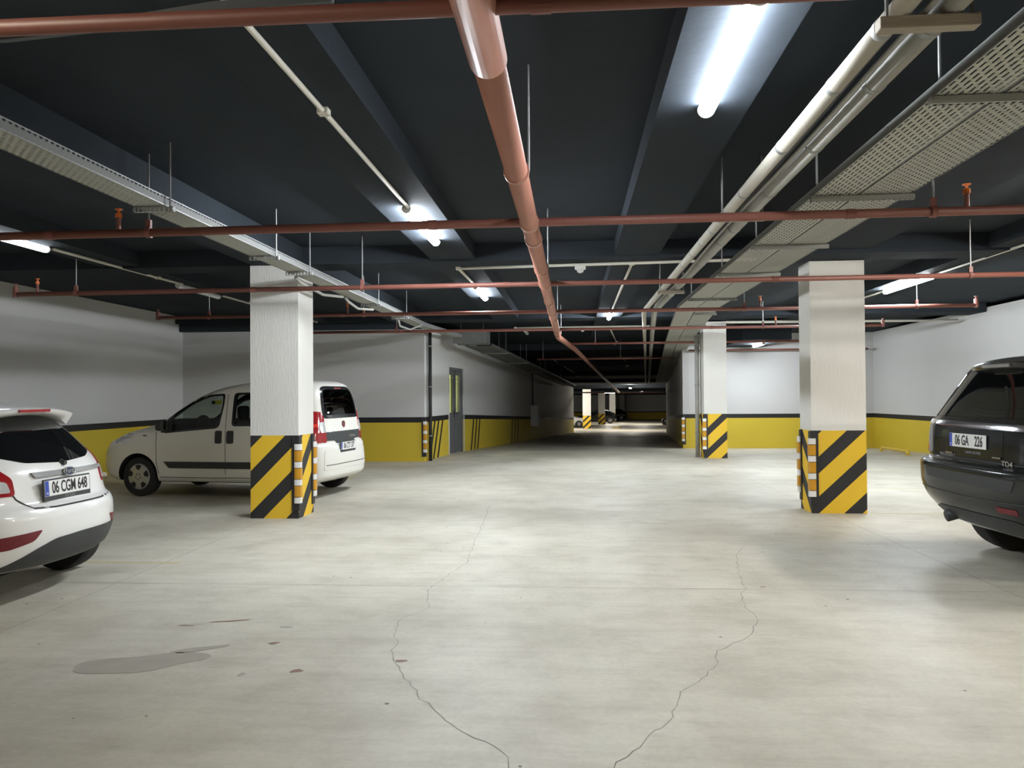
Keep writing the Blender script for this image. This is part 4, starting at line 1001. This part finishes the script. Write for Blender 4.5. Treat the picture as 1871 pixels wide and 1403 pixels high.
# ---- black off-road car, right edge
suv = thing('car', 'shiny black off-road car with clear plate, cut off at the right edge', 'car', (5.96, 7.45, 0), R(4.5), 'parked cars', 1.09)
sr = [(.30, -1.95, 2.0, .80, .45, .6), (.36, -2.06, 2.05, .86, .45, .6), (.45, -2.15, 2.1, .90, .45, .6), (.56, -2.22, 2.15, .935, .42, .6), (.68, -2.25, 2.15, .95, .40, .6), (.80, -2.25, 2.12, .952, .38, .6), (.855, -2.235, 2.1, .950, .36, .6), (.875, -2.17, 2.08, .94, .32, .6),
      (.9, -2.15, 2.06, .936, .3, .6), (1.0, -2.145, 1.95, .935, .3, .6), (1.1, -2.14, 1.6, .932, .3, .5), (1.18, -2.13, 1.2, .92, .3, .5), (1.235, -2.11, 1.0, .895, .3, .4), (1.3, -2.075, .85, .865, .3, .4), (1.5, -1.97, .5, .79, .32, .4), (1.66, -1.885, .2, .725, .34, .4), (1.71, -1.85, .0, .69, .36, .4),
      (1.75, -1.76, -.2, .58, .4, .4), (1.775, -1.6, -.4, .35, .35, .3), (1.78, -1.4, -.6, .1, .1, .1)]
S = Car(suv, sr, M['carb'], 3.6, 2.6, [(1.33, .8), (1.33, -.8), (-1.33, .8), (-1.33, -.8)], .36)
S.patch('rear_window', rounded([(-.83, 1.255), (.83, 1.255), (.78, 1.4), (.675, 1.64), (.60, 1.655), (-.60, 1.655), (-.675, 1.64), (-.78, 1.4)], .03), M['dglass'], 180, .004, .01)
S.patch('chrome_strip', rounded([(-.62, 1.21), (.84, 1.225), (.84, 1.19), (.3, 1.165), (-.62, 1.16)], .012), M['chrome'], 180, .02, .03)
bm = B(); hx = S.hit(0, 1.69).x
sp = []
for i in range(25):
    y = -.56 + 1.12 * i / 24; k = abs(y) / .56
    xb = -1.95 + .12 * k ** 3; zt = 1.705 - .03 * k * k
    sp.append([bm.verts.new(p) for p in ((xb + .3, y, zt + .045 - .02 * k ** 4), (xb + .03, y, zt + .014), (xb, y, zt), (xb + .01, y, zt - .035), (xb + .05, y, zt - .055), (xb + .3, y, zt - .07))])
for a, b in zip(sp, sp[1:]):
    for q in range(6): bm.faces.new((a[q], a[(q + 1) % 6], b[(q + 1) % 6], b[q]))
bm.faces.new(sp[0]); bm.faces.new(sp[-1]); o = obj('roof_spoiler', bm, M['carb'], suv, smooth=True)
try: o.data.set_sharp_from_angle(angle=R(50))
except Exception: pass
bm = B(); box(bm, (-1.956, -.16, 1.67), (-1.92, .2, 1.70)); obj('high_stop_lamp', bm, M['clearl'], o, bevel=.006)
for s in (1, -1):
    o = S.patch('tail_lamp', rounded([(.88 * s, 1.18), (.70 * s, 1.18), (.69 * s, .90), (.89 * s, .90)][::-s] if 0 else [(.10 * s, 1.185), (-.12 * s, 1.17), (-.15 * s, .92), (.16 * s, .90), (.17 * s, 1.14)][::s], .03), M['greyp'] if s > 0 else M['redl'], 180 - s * 42, .008, .02, anchor=(-2.06, 0.84 * s))
    if s > 0:
        S.patch('indicator_lens', rounded([(.09, 1.0), (.0, 1.0), (.0, .92), (.09, .92)], .01), M['amberl'], 180 - s * 42, .014, .01, o, anchor=(-2.06, 0.84 * s))
        S.patch('silver_edge', rounded([(.10, 1.17), (.04, 1.17), (.04, 1.02), (.10, 1.02)], .006), M['clearl'], 180 - s * 42, .014, .01, o, anchor=(-2.06, 0.84 * s))
        S.patch('reversing_lens', [(-.08 + .035 * math.cos(k * .45), 1.0 + .035 * math.sin(k * .45)) for k in range(14)], M['clearl'], 180 - s * 42, .013, .01, o, anchor=(-2.06, 0.84 * s))
    else:
        S.patch('clear_lens', rounded([(.10 * s, 1.17), (-.12 * s, 1.16), (-.13 * s, 1.05), (.14 * s, 1.05)][::s], .02), M['clearl'], 180 - s * 42, .013, .01, o, anchor=(-2.06, 0.84 * s))
        S.patch('bumper_reflector', rounded([(-.38, .57), (-.60, .57), (-.60, .525), (-.38, .525)][::-1], .012), M['redd'], 180, .006, .01)
S.patch('plate_recess', rounded([(-.36, 1.15), (.40, 1.155), (.40, .93), (-.36, .93)], .03), M['ceram'], 180, .002, 0)
px = S.hit(0, 1.05).x
license_plate(suv, px - .012, .09, 1.055, '06 GA   226', .118, R(1), False, .62)
for y in (.36, -.30):
    bm = B(); box(bm, (px - .02, y - .05, .935), (px - .006, y + .05, .95)); obj('plate_lamp_glint', bm, M['chrome'], suv, bevel=.003)
S.line('tailgate_seam', [(.66, 1.16), (.655, .93), (.61, .90), (-.61, .90), (-.655, .93), (-.66, 1.16)], .009, M['seam'], 180)
S.patch('bumper_step', rounded([(.62, .80), (.58, .72), (-.58, .70), (-.62, .79)], .02), M['plas'], 180, .004, .006)
S.line('bumper_crease', [(.82, .62), (0, .60), (-.82, .62)], .012, M['plas'], 180, .003)
S.patch('lower_valance', rounded([(.74, .42), (.5, .47), (-.5, .47), (-.74, .42), (-.70, .33), (.70, .33)], .03), M['plas'], 180, .006, .012)
emblem(suv, S.hit(.52, .905).x - .006 if 0 else S.hit(.46, .86).x - .09 + .09, .40, .915, .04, .022, M['green'], 0) if 0 else None
bm = text_bm('TD4', .06, .002, .001, 1.2); on_rear(bm, S.hit(-.42, .9).x - .006, -.42, .90, 0); obj('model_badge', bm, M['badge'], suv)
bm = text_bm('LAND ROVER', .03, .001, .0, 1.2); on_rear(bm, S.hit(.0, .955).x - .006, .02, .96, 0); obj('maker_lettering', bm, M['greyp'], suv)
bm = text_bm('FREELANDER 2', .035, .0015, .0, 1.0); on_rear(bm, S.hit(.4, .92).x - .006, .40, .92, 0); obj('maker_badge', bm, M['greyp'], suv)
bm = B()
tube(bm, [(-1.7, .46, .42), (-2.0, .47, .39), (-2.12, .48, .36)], [.04, .045, .05], 14); obj('exhaust_tip', bm, M['plas'], suv, smooth=True)
for x in (1.33, -1.33):
    for y in (.79, -.79): wheel(suv, x, y, .362, .235, 'spokes')
bm = B(); box(bm, (-1.75, -.62, .26), (1.8, .62, .42)); obj('underbody', bm, M['under'], suv)

# ---- distant cars in the far hall
def far_car(label, x, y, rz, paint):
    c = thing('car', label, 'car', (x, y, zf(y)), rz, 'parked cars', 1.05)
    b = shell([(.25, -1.9, 2.0, .78, .4, .5), (.5, -2.0, 2.1, .86, .4, .6), (.75, -1.98, 2.0, .86, .4, .6), (.92, -1.9, 1.1, .82, .4, .5), (1.2, -1.5, .5, .7, .4, .4), (1.4, -1.1, .0, .58, .4, .4), (1.45, -.8, -.3, .2, .2, .2)], 3, 2.4, 3)
    bmesh.ops.recalc_face_normals(b, faces=b.faces); bv = BVHTree.FromBMesh(b)
    body = obj('body', b, [paint, M['under']], c, smooth=True)
    class Q: pass
    q = Car.__new__(Car); q.root = c; q.bvh = bv
    q.patch('side_window', rounded([(.75, .97), (.1, 1.33), (-.9, 1.35), (-1.4, 1.1), (-1.3, 1.0)], .05), M['dglass'], 90, .004, .01, None, .15)
    q.patch('side_window', rounded([(.75, .97), (.1, 1.33), (-.9, 1.35), (-1.4, 1.1), (-1.3, 1.0)], .05), M['dglass'], -90, .004, .01, None, .15) if 0 else None
    q.patch('rear_window', rounded([(-.6, 1.02), (.6, 1.02), (.5, 1.32), (-.5, 1.32)], .05), M['dglass'], 180, .004, .01, None, .15)
    for xx in (1.3, -1.3):
        for yy in (.77, -.77): wheel(c, xx, yy, .32, .2, 'spokes')
    return c
far_car('white car partly hidden by the bright far column', -.85, 69.4, R(0), M['carw'])
far_car('dark car standing behind the far columns in shadow', 2.6, 84.2, R(180), M['carb'])
far_car('black car nose peeking past the end of the dark corridor wall', 9.75, 66.5, R(172), M['carb'])
far_car('dark car in shadow beside the dim far column', 5.0, 101, R(170), M['carb'])

# ------------------------------------------------------------------ camera
F_, CX, CY = 1400., 935.5, 701.5
Yv = Vector(((1047 - CX) / F_, (CY - 721) / F_, -1)).normalized()
h = Vector((math.cos(R(.4)), math.sin(R(.4)), 0)); Xv = (h - h.dot(Yv) * Yv).normalized(); Zv = Xv.cross(Yv)
cam = bpy.data.cameras.new('camera'); cam.sensor_fit = 'HORIZONTAL'; cam.sensor_width = 36; cam.lens = 36 * F_ / 1871; cam.clip_end = 300; cam.clip_start = .05
co = bpy.data.objects.new('camera', cam); COL.objects.link(co)
co.matrix_world = Matrix.Translation((0, 0, 1.6)) @ Matrix((Xv, Yv, Zv)).to_4x4()
SC.camera = co

w = bpy.data.worlds.new('world'); SC.world = w; w.use_nodes = True
w.node_tree.nodes['Background'].inputs[0].default_value = (0, 0, 0, 1); w.node_tree.nodes['Background'].inputs[1].default_value = 0
vs_ = SC.view_settings; vs_.view_transform = 'Standard'; vs_.look = 'None'; vs_.exposure = 0; vs_.gamma = 1; vs_.use_curve_mapping = False
SC.cycles.use_denoising = True
SC.cycles.max_bounces = 8; SC.cycles.diffuse_bounces = 4; SC.cycles.transparent_max_bounces = 12
SC.cycles.sample_clamp_indirect = 6
